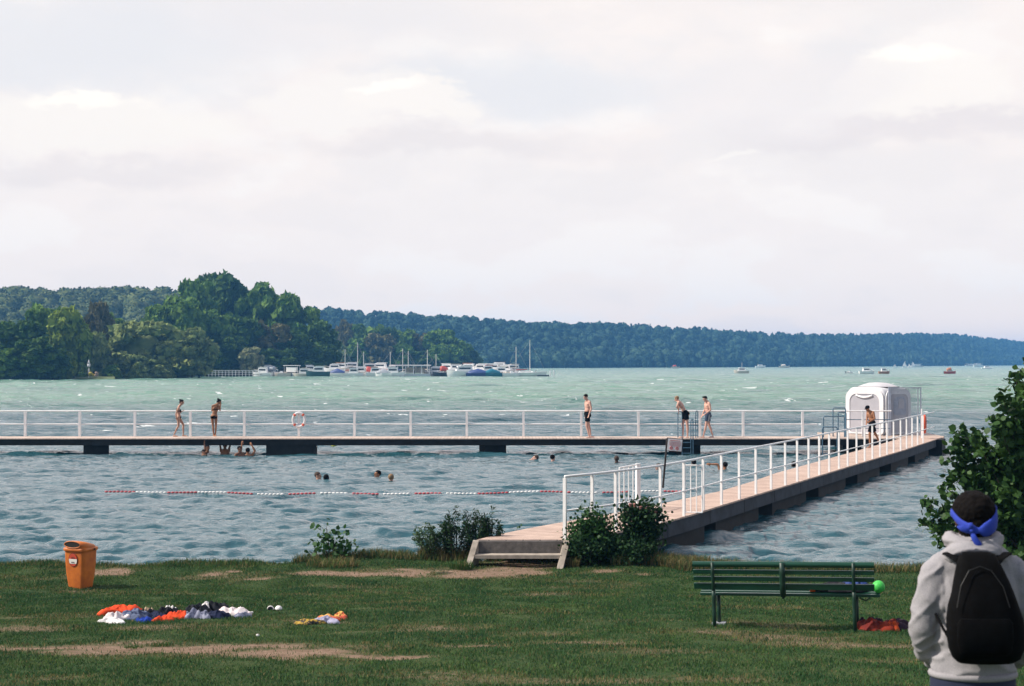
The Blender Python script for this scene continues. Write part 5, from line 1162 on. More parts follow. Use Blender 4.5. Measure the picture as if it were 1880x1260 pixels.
def swimmer(px, py_water, head_py, sk, hair, label, look=(0, -1, 0), arms=None, k=1.12, up=(0, 0, 1), torso=.0):
    """py_water: pixel row where the body meets the water; head centre row; arms: list of (elbow px,py, wrist px,py)"""
    w = at_z(px, py_water, 0.02); Y = w.y; o = Vector((w.x, Y, .03)); h = at_y(px, head_py, Y)-o
    h = Vector((0, 0, h.z)); l = Vector((look[0], look[1], 0)).normalized(); ax = Vector((-l.y, l.x, 0)) if abs(l.length) > .1 else Vector((1, 0, 0))
    nz = h.z-.16; sa = ax*.17+V3(0, 0, nz-.06); sb = -ax*.17+V3(0, 0, nz-.06)
    J = dict(head=h, face=look, up=up, neck=(0, 0, nz), sa=sa, sb=sb, ha=ax*.09+V3(0, 0, nz-.55), hb=-ax*.09+V3(0, 0, nz-.55))
    J['ea'] = sa+V3(.05, 0, -.26)+l*.1; J['wa'] = J['ea']+l*.2+V3(0, 0, -.1); J['eb'] = sb+V3(-.05, 0, -.26)+l*.1; J['wb'] = J['eb']+l*.2+V3(0, 0, -.1)
    if arms:
        for s, a in zip('ab', arms):
            if a is None: continue
            J['e'+s] = at_y(a[0], a[1], Y)-o; J['w'+s] = at_y(a[2], a[3], Y)-o; J['d'+s] = (J['w'+s]-J['e'+s]).normalized()
            sx = J['e'+s].x; J['s'+s] = Vector((math.copysign(.16, sx), 0, nz-.05))
    return figure(o, J, sk, hair, [], label, 'short', k, voxel=.012, cut=True, group=None)
swimmer(374, 836, 831, 'dark', 'black', 'dark haired swimmer, leftmost of those under the far jetty')
swimmer(381, 836, 823, 'brown', 'black', 'swimmer under the far jetty with one arm raised to its edge', arms=((377, 826, 375.5, 816), None), look=(.5, -1, 0))
swimmer(413, 833, 819, 'tan', 'brown', 'swimmer with both arms up holding the far jetty edge', arms=((421, 822, 423, 817), (405, 824, 404, 816)))
swimmer(440, 837, 825, 'brown', 'black', 'dark swimmer half hidden behind the one with bent arms up', look=(.6, -.8, 0))
swimmer(455, 836, 828, 'tan', 'black', 'swimmer seen from behind reaching up with both bent arms beside the large pier block', look=(0, 1, 0), arms=((468, 828, 463, 819), (442, 830, 444, 817)))
swimmer(584, 880, 874, 'fair', 'brown', 'brown haired swimmer, left one of the pair nearest the float line', look=(.9, -.3, 0))
swimmer(599, 883, 878.5, 'dark', 'black', 'black haired swimmer, right one of the pair nearest the float line', look=(0, 1, 0))
swimmer(693, 879, 871, 'tan', 'black', 'swimmer with head and neck high out of the water above the float line', look=(-.7, -.5, .1))
swimmer(718, 883, 877.5, 'fair', 'blond', 'light haired swimmer seen from behind beside the higher swimmer', look=(.1, 1, 0))
swimmer(983, 845, 841.5, 'pale', 'brown', 'swimmer low in the water left of the pair below the small pier block', look=(-1, -.2, .2), arms=((979, 842, 976, 844), None))
swimmer(1015, 848, 841, 'pale', 'black', 'dark haired swimmer with pale shoulders right of the small pier block', look=(.6, .8, 0))
swimmer(1132, 848, 843, 'dark', 'brown', 'lone swimmer in the middle between the far jetty and the gates', look=(0, 1, 0))
swimmer(1208, 862, 858, 'pale', 'brown', 'swimmer whose pinkish face shows just left of the sign post', look=(-.8, -.5, 0))
swimmer(1274, 856, 850, 'fair', 'black', 'black haired swimmer below the ladder behind the swung out gate', look=(.2, 1, 0))
swimmer(1331, 861, 855, 'tan', 'black', 'tanned swimmer behind the railing with one arm stretched out left', look=(-.3, 1, 0), arms=((1318, 853, 1306, 852.5), None))
swimmer(1457, 857, 854, 'dark', 'black', 'swimmer barely visible behind the far part of the walkway', look=(-.3, 1, 0))
# ================================================================== NEAR OBJECTS
def bin_():
    g = at_g(148, 1078); H = .76; t = empty('litter_bin', g, R(-24), 'orange plastic litter bin with round sticker standing on the left of the lawn', 'litter bin')
    org = mat('bin_orange', (.60, .165, .020), .5, col2=(.44, .105, .016), scale=6, coord='Object', bump=.25, bscale=50, detail=8, bdist=.004); drk = mat('bin_inside', (.01, .008, .006), .9)
    def sec(w, d, z, r): 
        pts = []; r = min(r, w/2, d/2)
        for cx, cy, a0 in ((w/2-r, d/2-r, 0), (-w/2+r, d/2-r, 90), (-w/2+r, -d/2+r, 180), (w/2-r, -d/2+r, 270)):
            for k in range(6): a = R(a0+k*18); pts.append(Vector((cx+r*math.cos(a), cy+r*math.sin(a), z)))
        return pts
    m = MB(); m.loft([sec(.30, .26, -.02, .06), sec(.315, .27, .03, .06), sec(.36, .31, .22, .06), sec(.385, .33, .40, .06), sec(.395, .34, .575, .06)]); m.build('body', org, t, angle=40)
    m = MB(); m.loft([sec(.425, .37, .575, .08), sec(.44, .385, .585, .08), sec(.44, .385, .615, .08), sec(.425, .37, .625, .08)]); m.build('rim', org, t, angle=40)
    # hood, higher at the front slot, sloping down to the back
    m = MB(); rings = []
    for q, zz in ((1.0, 0), (1.0, .05), (.97, .085), (.88, .112), (.70, .128), (.4, .135)):
        pts = sec(.415*q, .36*q, 0, .13)
        rings.append([Vector((p.x, p.y, .622+zz*(1.0 if zz < .01 else (.62-.55*p.y/.18*.7)*(1.0)))) for p in pts])
    m.loft(rings); lid = m.build('hood', org, t, angle=60)
    m = MB(); n = 20; ring = [Vector((.155*math.cos(a), 0, .048*math.sin(a))) for a in np.linspace(0, 2*math.pi, n, endpoint=False)]
    c = Vector((0, -.187, .682)); m.loft([[c+p+Vector((0, 0, 0)) for p in ring], [c+p*.98+Vector((0, -.006, 0)) for p in ring]]); m.build('slot', drk, lid)
    m = MB(); m.tube([c+Vector((.158*math.cos(a), -.004, .052*math.sin(a))) for a in np.linspace(0, 2*math.pi, 28, endpoint=False)], .009, 6, True); m.build('slot_lip', org, lid, True)
    # sticker
    S_ = Vector((0, -.171, .445)); rot = Matrix.Rotation(R(3.0), 3, 'X')
    def disc(rx, rz, y, z0=-9, z1=9):
        rx *= 1.25; rz *= 1.22; z0 *= 1.22; z1 *= 1.22
        pts = [S_+rot @ Vector((rx*math.cos(a), y, max(z0, min(z1, rz*math.sin(a))))) for a in np.linspace(0, 2*math.pi, 36, endpoint=False)]; b = MB(); b.loft([[p+Vector((0, .004, 0)) for p in pts], pts]); return b
    st = disc(.070, .088, -.004).build('sticker', mat('sticker_dark', (.10, .02, .015), .5), t)
    disc(.064, .082, -.006).build('sticker_red', mat('sticker_red', (.50, .06, .03), .5), st); disc(.062, .078, -.0085, -.048, .012).build('sticker_white', mat('sticker_white', (.72, .68, .62), .5), st)
    b = MB(); r_ = random.Random(2)
    for z_, w_ in ((-.032, .034), (-.043, .03), (.028, .036), (.042, .03)):
        x_ = -w_
        while x_ < w_: ww = r_.uniform(.006, .014); b.box(S_+rot @ Vector((x_+ww/2, -.0105, z_)), (ww*.8, .002, .006)); x_ += ww+.003
    b.build('sticker_lettering', mat('sticker_ink', (.06, .02, .02), .5), st)
    m = MB(); m.box((.0, .1, .3), (.05, .28, .5)) if False else m.cone((.225, .05, .60), (.24, .05, .60), .014, n=8); m.build('lock', drk, t)
bin_()
def bench():
    green = mat('bench_green', (.004, .040, .023), .36, col2=(.007, .058, .033), scale=5, coord='Object', bump=.2, bscale=60, stretch=(.3, 6, 6), bdist=.003); gdk = mat('bench_metal_green', (.005, .030, .018), .5, var=.2)
    gl = at_g(1440, 1158); L_ = 2.06
    t = empty('park_bench', gl, 0, 'dark green slatted park bench seen from behind on the right of the lawn', 'bench'); t.rotation_euler = (0, R(-1.6), R(-14))
    # local: x along, y forward (towards the lake), z up
    def slat(nm, y, z, w, h, tilt=0, dx=0): 
        m = MB(); m.box((dx, y, z), (L_, w, h), M=Matrix.Rotation(R(tilt), 3, 'X')); o = m.build(nm, green, t); b = o.modifiers.new('b', 'BEVEL'); b.width = .006; b.segments = 2; return o
    m = MB(); m.loft([[Vector((x, .0-.085+.026*math.cos(a), .775+.034*math.sin(a))) for a in np.linspace(0, 2*math.pi, 12, endpoint=False)] for x in (-L_/2, L_/2)]); m.build('top_rail', green, t, angle=40)
    for y, z, h in ((-.070, .686, .052), (-.045, .603, .052), (-.015, .512, .072)): slat('back_slat', y, z, .026, h, 12)
    for k in range(5): slat('seat_slat', .075+k*.083, .405+.012*k, .062, .032, 2, .06)
    for x in (-.80, 0, .80):
        m = MB(); m.tube([(x, -.10, .80), (x, -.085, .66), (x, -.055, .55), (x, -.035, .40)], [.020]*4 if x else [.034]*4, 8); m.build('back_support', gdk, t, True)
        m = MB(); m.tube([(x, -.035, .385), (x, .10, .375), (x, .43, .425)], .018, 8); m.build('seat_bearer', gdk, t, True)
    for x in (-.80, .80):
        m = MB(); m.tube([(x, -.05, .46), (x, -.035, .38), (x, -.03, .2), (x, -.03, -.03)], .023, 8); m.build('leg', gdk, t, True)
        m = MB(); m.tube([(x+.02, .30, .40), (x+.02, .30, .2), (x+.02, .31, -.03)], .023, 8); m.build('leg', gdk, t, True)
        m = MB(); m.tube([(x, -.03, .30), (x+.01, .04, .375)], .014, 6); m.build('brace', gdk, t)
    m = MB(); m.box((-.78, .28, .01), (.16, .14, .05)); m.build('foot_plate', mat('foot_concrete', (.22, .23, .26), .9), t)
    m = MB(); m.tube([(.86, .30, .39), (.87, .30, .33), (.93, .30, .31), (.97, .30, .34), (.975, .30, .40)], .009, 6); m.build('bag_hook', gdk, t)
    bpy.context.view_layer.update(); MW = t.matrix_world
    r_ = random.Random(8)
    # ball and things lying on the seat
    b = MB(); n = 24
    b.ell((0, 0, 0), (.072, .072, .072), None, 28, 18); o = b.build('ball', mat('ball_green', (.03, .42, .05), .6, col2=(.07, .55, .09), scale=30, coord='Object', bump=.4, bscale=60), None, True); o.location = MW @ Vector((1.075, .12, .500)); tag(o, 'bright green ball lying on the right end of the bench', 'ball')
    dk = mat('dark_bag_cloth', (.012, .012, .018), .85, var=.3); 
    o = garment_mesh('folded_clothes', .30, .11, .12, 5, dk, MW @ Vector((.62, .20, .445))); tag(o, 'dark folded clothes lying on the bench seat behind the backrest', 'clothes')
    o = garment_mesh('folded_clothes', .14, .08, .15, 9, mat('cloth_blue_bag', (.02, .05, .22), .8, var=.3), MW @ Vector((.80, .27, .455))); tag(o, 'blue bundle peeking over the lowest backrest slat', 'clothes')
    c = MW @ Vector((.335, .12, .462)); o = empty('water_bottle', c, R(-10), 'dark lying bottle with bright orange cap on the bench seat', 'bottle')
    b = MB(); b.tube([(.02, 0, 0), (.06, 0, 0), (.09, 0, 0), (.26, .01, 0)], [.014, .018, .030, .030], 10); b.build('bottle', dk, o, True); b = MB(); b.cone((-.035, 0, .008), (.025, 0, .008), .036, .036, 12); b.build('screw_top', mat('cap_orange', (.75, .10, .02), .5), o)
def garment_mesh(name, sx, sy, h, seed, m, loc, rz=0.0, nr=22, na=64, thick=.5, sharp=1.0):
    r = random.Random(seed); V = []; ph = [r.uniform(0, 6.28) for _ in range(6)]
    def outline(a): return 1.05+.28*math.sin(2*a+ph[0])+.2*math.sin(3*a+ph[1])+.08*math.sin(5*a+ph[2])
    for i in range(nr+1):
        q = i/nr
        for k in range(na):
            a = 2*math.pi*k/na; R_ = q*outline(a); x, y = R_*math.cos(a), R_*math.sin(a)
            p = Vector((x*1.3+seed*3.7, y*1.3, 0)); n1 = 1-abs(mnoise.noise(p*1.5))*2.1; n2 = 1-abs(mnoise.noise(p*3.4+Vector((4, 2, 9))))*2; n3 = mnoise.noise(p*8)
            prof = (1-q**3)**.6 if q < 1 else 0; big = .75+.7*mnoise.noise(p*.9+Vector((7, 1, seed)))
            s1 = mnoise.noise(p*1.3+Vector((3, 3, seed))); rg_ = max(0, 1-abs(mnoise.noise(Vector((p.x*2.2, p.y*1.1, seed))))*2.4)
            z = h*.74*prof*(.70+.55*s1+.26*rg_+.10*n3); wx = .10*mnoise.noise(p*2+Vector((0, 0, 5))); wy = .10*mnoise.noise(p*2+Vector((0, 0, 11)))
            V.append((sx*(x+wx), sy*(y+wy), z))
    Fc = []
    for i in range(nr):
        for k in range(na): Fc.append((i*na+k, (i+1)*na+k, (i+1)*na+(k+1) % na, i*na+(k+1) % na))
    b0 = len(V)
    for k in range(na): v = V[nr*na+k]; V.append((v[0]*.96, v[1]*.96, -.012))
    for k in range(na): Fc.append((nr*na+k, b0+k, b0+(k+1) % na, nr*na+(k+1) % na))
    Fc.append(tuple(b0+k for k in range(na))[::-1])
    me = bpy.data.meshes.new(name); me.from_pydata(V, [], Fc); me.update(); me.shade_smooth()
    o = link(name, me, m); o.location = loc; o.rotation_euler = (0, 0, rz); return o
def cmat(name, a, b=None, sc=8): return mat('cloth_'+name, a, .85, col2=b, scale=sc, coord='Object', bump=.3, bscale=300, bdist=.001, var=0 if b else .15, spec=.2, lo=.45, hi=.55) 

bench()
def clothes():
    O = cmat('orange', (.72, .07, .02)); Wt = cmat('offwhite', (.74, .71, .69)); Wp = cmat('pinkwhite', (.66, .58, .58)); Dn = cmat('denim', (.025, .04, .09), (.14, .17, .26), 9); Bk = cmat('blackish', (.010, .012, .018)); Bl = cmat('royal', (.015, .05, .32)); Nv = cmat('navyblue', (.012, .018, .05)); Gr = cmat('greyblue', (.14, .15, .22), (.28, .29, .38), 14); Be = cmat('beige', (.45, .33, .22))
    def G(px, py, w, d, h, m, lab, rz=0, seed=1, nm='garment', cat='clothing', z=0.0, sharp=1.0):
        g = at_g(px, py); ppm = F/g.y; o = garment_mesh(nm, w/ppm, d, h, seed, m, g+Vector((0, 0, z)), R(rz), sharp=sharp); tag(o, lab, cat, 'clothes dropped on the lawn'); return o
    G(222, 1128, 30, .14, .13, O, 'orange shirt at the upper left of the clothes heap', 22, 3, z=.02)
    G(212, 1138, 20, .12, .12, Wp, 'pinkish white towel part under the orange shirt', 10, 4, 'towel', 'towel')
    G(205, 1143, 24, .11, .07, Wt, 'rolled white towel at the lower left corner of the heap', 8, 5, 'towel', 'towel')
    G(245, 1136, 30, .13, .15, Dn, 'denim trousers with whitish streaks in the left of the heap', -20, 6, 'trousers')
    G(268, 1133, 20, .15, .13, Bk, 'black garment behind the denim trousers', 10, 7)
    G(264, 1141, 12, .06, .07, Bl, 'royal blue garment in front of the black one', 0, 8)
    G(272, 1132, 10, .08, .13, Be, 'small beige item on top of the left black garment', 0, 9, 'bundle', z=.02)
    G(286, 1135, 16, .12, .11, Nv, 'navy garment between the two orange garments', 20, 10)
    G(309, 1131, 17, .10, .16, Bk, 'black garment with a raised fold above the lower orange shirt', 30, 11)
    G(313, 1130, 10, .07, .13, Wt, 'small white cloth peeking out above the lower orange shirt', 20, 12, 'cloth', z=.02)
    G(300, 1140, 16, .07, .08, O, 'left sleeve like orange garment in the middle of the heap', 32, 13)
    G(331, 1135, 17, .10, .12, O, 'crumpled orange shirt in the middle of the heap', -5, 14)
    G(352, 1135, 16, .10, .14, Gr, 'grey blue garment right of the middle orange shirt', 10, 15)
    G(362, 1128, 20, .12, .17, Bk, 'black jacket in the right half of the heap', 15, 16, 'jacket')
    G(374, 1137, 14, .08, .14, Gr, 'grey lump of cloth below the black jacket', 0, 17)
    G(396, 1124, 24, .14, .17, Bk, 'black garment on the highest part of the right heap', -8, 18)
    G(378, 1125, 9, .07, .15, Wt, 'small white cloth between the two black garments', 0, 19, 'cloth', z=.03)
    G(398, 1135, 22, .11, .12, Nv, 'dark blue trousers below the white shirt', -5, 20, 'trousers')
    G(432, 1130, 26, .13, .14, Wp, 'crumpled white shirt at the right end of the heap', -12, 21, 'shirt')
    G(444, 1133, 14, .07, .08, Gr, 'greyish cloth edge at the far right tip of the heap', 0, 22)
    # lone items
    c = at_g(504, 1121); t = empty('bikini_top', c, R(5), 'small white bikini top with one dark cup opening lying alone on the grass', 'clothing', 'clothes dropped on the lawn')
    for sx, rr_ in ((-.055, .046), (.055, .050)):
        m = MB(); rings = []
        for j in range(7): a = R(90*j/6); rings.append([Vector((sx+rr_*math.cos(a)*math.cos(b), rr_*math.cos(a)*math.sin(b), .01+rr_*.95*math.sin(a)+.001)) for b in np.linspace(0, 2*math.pi, 16, endpoint=False)])
        m.loft(rings); cup = m.build('cup', Wt, t, True); cup.rotation_euler = (R(12), R(10 if sx < 0 else -6), 0)
    m = MB(); m.ell((-.052, -.045, .032), (.036, .02, .030)); m.build('dark_cup_opening', Bk, t, True)  # near-black lump in front of the left cup
    m = MB(); m.tube([(-.01, 0, .012), (.0, -.01, .02), (.012, 0, .012)], .008, 6); m.build('strap', Wt, t)
    Y1 = cmat('yellow_pattern', (.42, .27, .05), (.03, .03, .04), 26); Y2 = cmat('grey_violet', (.32, .31, .42)); Y3 = cmat('yellow_red', (.60, .38, .10), (.45, .08, .05), 18)
    G(565, 1146, 26, .09, .08, Y1, 'yellow and black patterned towel end lying alone on the lawn', 4, 31, 'towel', 'towel')
    G(598, 1144, 20, .10, .09, Y2, 'grey violet cloth in the middle of the lone towel', -28, 32, 'cloth', z=.01)
    G(604, 1138, 20, .06, .07, Y3, 'yellow and red patterned cloth on the right of the lone towel', -8, 33, 'cloth', z=.01)
    G(626, 1135, 13, .06, .10, Y3, 'right tip of yellow patterned cloth standing up on the lawn', -20, 34, 'cloth')
    for px, py, s, lab in ((473, 1172, .014, 'tiny white paper scrap near the bare strip'), (463, 1129, .012, 'tiny pale scrap just right of the clothes heap')):
        g = at_g(px, py); o = garment_mesh('paper_scrap', s, s*.7, s*1.2, int(px), Wt, g+Vector((0, 0, .035))); tag(o, lab, 'litter')
    g = at_g(1617, 1157); t = empty('carry_bag', g, 0, 'dark red bag with orange folds lying on the grass right of the bench', 'bag')
    Rd = cmat('dark_red', (.12, .014, .010), (.24, .03, .014), 6); Pl = cmat('plum', (.035, .018, .03)); Og = cmat('bright_orange', (.5, .07, .02))
    for (dx, dy, sx, sy, h, m, seed, nm) in ((-.02, 0, .22, .17, .16, Rd, 41, 'bag_body'), (-.06, .12, .15, .10, .19, Pl, 42, 'dark_flap'), (.20, .02, .17, .14, .15, Pl, 43, 'plum_sleeve'), (.10, -.07, .07, .05, .155, Og, 44, 'orange_fold')):
        o = garment_mesh(nm, sx, sy, h, seed, m, (dx, dy, 0)); o.parent = t
    m = MB(); g = at_g(818, 1054); m.cone((-.12, 0, 0), (.13, .0, .005), .008, .006, 6); o = m.build('fallen_stick', bark); o.location = g+Vector((0, 0, .015)); tag(o, 'thin dark stick lying on the bare path', 'stick')
clothes()
# --------------------------------------------------------------- bushes on the bank
def leaf_quads(P, D, size, r, droop=.3, aspect=.85):
    """six sided leaves at P pointing along D"""
    n = len(P); D = D/np.linalg.norm(D, axis=1)[:, None]; rn = r.normal(size=(n, 3))*.8+np.array([0, -.15, .75]); nr = rn-(rn*D).sum(1)[:, None]*D; nr /= np.linalg.norm(nr, axis=1)[:, None]; sd = np.cross(D, nr)
    s = (size*r.uniform(.6, 1.25, n))[:, None]; prof = [(0, 0), (.22, .42), (.55, .46), (1.0, 0), (.55, -.46), (.22, -.42)]
    V = np.stack([P+D*s*a+sd*s*b*aspect+nr*s*(-.12*abs(b)-droop*a*a*.3) for a, b in prof], 1).reshape(-1, 3); i = np.arange(n)[:, None]*6
    return V, np.concatenate([i+np.array([[0, 1, 2]]), i+np.array([[0, 2, 3]]), i+np.array([[0, 3, 4]]), i+np.array([[0, 4, 5]])])
def shrub(px, Y, ptop, hwpx, label, seed, stems=16, per=70, leaf=.07, m=None, name='bush', lean=.9, zb=None, group=None, aspect=.85, cone=1.0, dx=0, flower=None, droop=.3, hug=None):
    r = np.random.default_rng(seed); x0 = X(px, Y); z0 = float(ground_z(x0, Y)) if zb is None else zb; H = CAMZ-(ptop-666)/F*Y-z0; w = hwpx/F*Y
    t = empty(name, (x0, Y, z0), 0, label, 'plant' if name != 'bush' else 'bush', group); st = MB(); PP = []; DD = []; FL = []
    for k in range(stems):
        a = r.uniform(0, 6.28); q = math.sqrt(r.uniform(0, 1)); tip = np.array([math.cos(a)*w*q+dx*H, math.sin(a)*w*q*.8, H*(1-cone*.5*q*q)*r.uniform(.72, 1.04)]); b0 = np.array([math.cos(a)*w*q*.35, math.sin(a)*w*q*.3, -.05])
        pts = [b0+(tip-b0)*s+np.array([0, 0, 1])*math.sin(s*math.pi)*H*.06*lean+r.normal(size=3)*.012 for s in np.linspace(0, 1, 7)]
        st.tube([Vector(p) for p in pts], [.012*(1-.8*s)*max(.6, H) for s in np.linspace(0, 1, 7)], 5); pts = np.array(pts)
        u = r.uniform(.12, 1, per)**.8*6; i = np.minimum(u.astype(int), 5); f = (u-i)[:, None]; P = pts[i]*(1-f)+pts[i+1]*f; sp = hug if hug else leaf*1.3+.05*w; P = P+r.normal(size=P.shape)*sp*np.array([1, 1, .7]); D = r.normal(size=P.shape)+(tip-b0)/H*.6
        PP.append(P); DD.append(D); FL.append(tip)
    P = np.concatenate(PP); D = np.concatenate(DD); ok = P[:, 2] > .0; V, Fc = leaf_quads(P[ok], D[ok], leaf, r, aspect=aspect, droop=droop)
    link('foliage', np_mesh('foliage', V, Fc), m, t); st.build('stems', bark, t)
    if flower:
        b = MB()
        for q in FL[::3]:
            b = MB(); q = Vector(q); b.cone(q-Vector((0, 0, .05)), q, .02, .03, 7); b.ell(q, (.034, .034, .018), None, 8, 5); b.build('flower_head', flower, t)
    return t
lf1 = mat('bush_leaf', (.014, .050, .012), .55, col2=(.045, .115, .028), scale=5, coord='Object', spec=.2, trans=.25); lf2 = mat('bush_leaf_dark', (.008, .028, .009), .6, col2=(.022, .060, .018), scale=5, coord='Object', spec=.15, trans=.2)
lf3 = mat('herb_leaf', (.03, .07, .025), .6, col2=(.07, .12, .04), scale=6, coord='Object', spec=.2, trans=.25)
pinkf = mat('pink_brown_flower', (.30, .13, .11), .8, var=.3, scale=20)
BG = 'shrubs on the lake bank'
shrub(612, 25.3, 944, 31, 'young sapling with round leaves alone on the bank left of the steps', 61, 15, 24, .085, lf1, 'bush', cone=1.9, group=BG, aspect=1.0)
for px, top, hw, st, sd, lab in ((800, 956, 28, 18, 62, 'thin feathery herb leaning left at the left end of the herb clump'), (832, 930, 26, 22, 63, 'tallest dark upright herb left in the clump by the steps'), (868, 930, 30, 26, 64, 'dense upright herb in the middle of the clump'), (902, 936, 20, 16, 65, 'slender herb right behind the left side cheek of the steps')):
    shrub(px, 25.5, top, hw, lab, sd, int(st*1.1), 70, .065, lf3 if sd == 62 else lf2, 'tall_herb', group='herbs left of the steps', aspect=.32, cone=.7, dx=-.25 if sd == 62 else 0, hug=.024, flower=None)
shrub(929, 26.3, 955, 8, 'small sprig sticking up behind the left edge of the walkway start', 66, 4, 16, .05, lf1, 'tall_herb', zb=.2, group='herbs left of the steps')
shrub(950, 26.8, 956, 10, 'second small sprig behind the walkway start, further right', 67, 4, 14, .05, lf1, 'tall_herb', zb=.2, group='herbs left of the steps')
shrub(1088, 25.0, 922, 37, 'leafy dark bush just right of the steps in front of the walkway', 68, 34, 95, .062, lf1, 'bush', cone=.9, group=BG)
shrub(1080, 24.85, 975, 56, 'low dark undergrowth at the foot of the two bushes', 70, 30, 90, .055, lf2, 'bush', cone=.5, group=BG)
shrub(1178, 25.1, 904, 35, 'taller bush with brownish blossoms right of the leafy dark bush', 69, 36, 100, .064, lf2, 'bush', cone=.6, group=BG, flower=pinkf)
shrub(1150, 24.9, 985, 62, 'low bush undergrowth below the blossoming bush', 71, 30, 90, .055, lf2, 'bush', cone=.5, group=BG)
def tussocks():
    for i, (px, py, w, h, n, lab) in enumerate(((848, 1045, .2, .2, 380, 'green grass tussock in front of the left side cheek of the steps'), (1056, 1037, .13, .26, 160, 'dry grass tussock by the right side cheek of the steps'), (610, 1040, .45, .22, 600, 'dry grass tussock at the foot of the round leaved sapling'), (1230, 1036, .5, .24, 600, 'dry reddish grass tussock right of the bushes'), (245, 1190, .1, .05, 80, 'small tuft on the long bare strip, left one'), (300, 1186, .12, .06, 90, 'small tuft on the long bare strip, right one'))):
        g = at_g(px, py); r = rng; a = r.uniform(0, 6.28, n); q = np.sqrt(r.uniform(0, 1, n)); P = np.stack([np.cos(a)*q*w, np.sin(a)*q*w*.6, np.zeros(n)], -1)
        o = blades('grass_tussock', P, r.uniform(.4, 1, n)*h, r.uniform(.006, .012, n), r.uniform(.2, 1.0, n), [g1, g2, g3], (r.uniform(0, 1, n) < (.15 if i in (0, 4, 5) else .6)).astype(int)*2); o.location = g; tag(o, lab, 'grass tussock', 'tussocks')
tussocks()
def right_tree():
    Y = 20.5; x0 = X(1905, Y); z0 = float(ground_z(x0, Y)); t = empty('bush', (x0, Y, z0), 0, 'big broad leaved dark green bush at the right edge behind the person', 'bush'); r = np.random.default_rng(77)
    m = mat('broad_leaf', (.016, .048, .013), .5, col2=(.055, .115, .028), scale=2.5, coord='Object', spec=.15, trans=.2)
    # branch tips given in photo pixels trace the irregular outline of the crown
    tips = [(1872, 695), (1880, 715), (1840, 725), (1862, 745), (1828, 768), (1850, 780), (1880, 770), (1872, 800), (1842, 815), (1758, 792), (1762, 805), (1790, 800), (1752, 822), (1775, 830), (1742, 842), (1800, 822), (1822, 845), (1768, 858), (1746, 872), (1850, 850), (1786, 878), (1735, 898), (1700, 925), (1712, 938), (1735, 935), (1694, 962) , (1712, 960), (1740, 950), (1760, 925), (1800, 905), (1745, 978), (1728, 990), (1762, 1000), (1840, 900), (1880, 880), (1820, 930), (1865, 940), (1780, 960), (1890, 830), (1885, 990), (1850, 985), (1870, 1020), (1800, 1000), (1910, 720), (1930, 690), (1940, 760), (1960, 820), (1930, 900), (1980, 900), (1960, 980), (1925, 650), (1900, 668)]
    st = MB(); PP = []; DD = []; root = Vector((0, 0, 0))
    for i, (px, py) in enumerate(tips):
        for rep in range(2 if px > 1780 else 1):
            Yt = Y+r.uniform(-.45, .5)*(1.6 if px > 1800 else .8); tip = at_y(px+r.normal()*6*rep, py+r.normal()*6*rep, Yt)-Vector((x0, Y, z0)); b0 = Vector((r.normal()*.12, r.normal()*.12, .1+.2*tip.z*r.random()))
            mid = b0.lerp(tip, .5)+Vector((0, 0, .12)); pts = [b0, b0.lerp(mid, .5)+Vector((0, 0, .05)), mid, mid.lerp(tip, .5), tip]; st.tube(pts, [.022, .016, .011, .007, .003], 5)
            pts = np.array([tuple(p) for p in pts]); n = 120 if px > 1790 else 85; u = (1-r.uniform(0, 1, n)**1.7*.62)*4-.001; ii = np.minimum(u.astype(int), 3); f = (u-ii)[:, None]; P = pts[ii]*(1-f)+pts[ii+1]*f; spread = .095
            PP.append(P+r.normal(size=P.shape)*spread*(.5+.9*(4-u[:, None])/4)); DD.append(r.normal(size=P.shape)+np.array([-.2, 0, .1]))
    P = np.concatenate(PP); D = np.concatenate(DD); V, Fc = leaf_quads(P, D, .098, r, aspect=1.05); link('foliage', np_mesh('foliage', V, Fc), m, t); st.build('branches', bark, t)
right_tree()
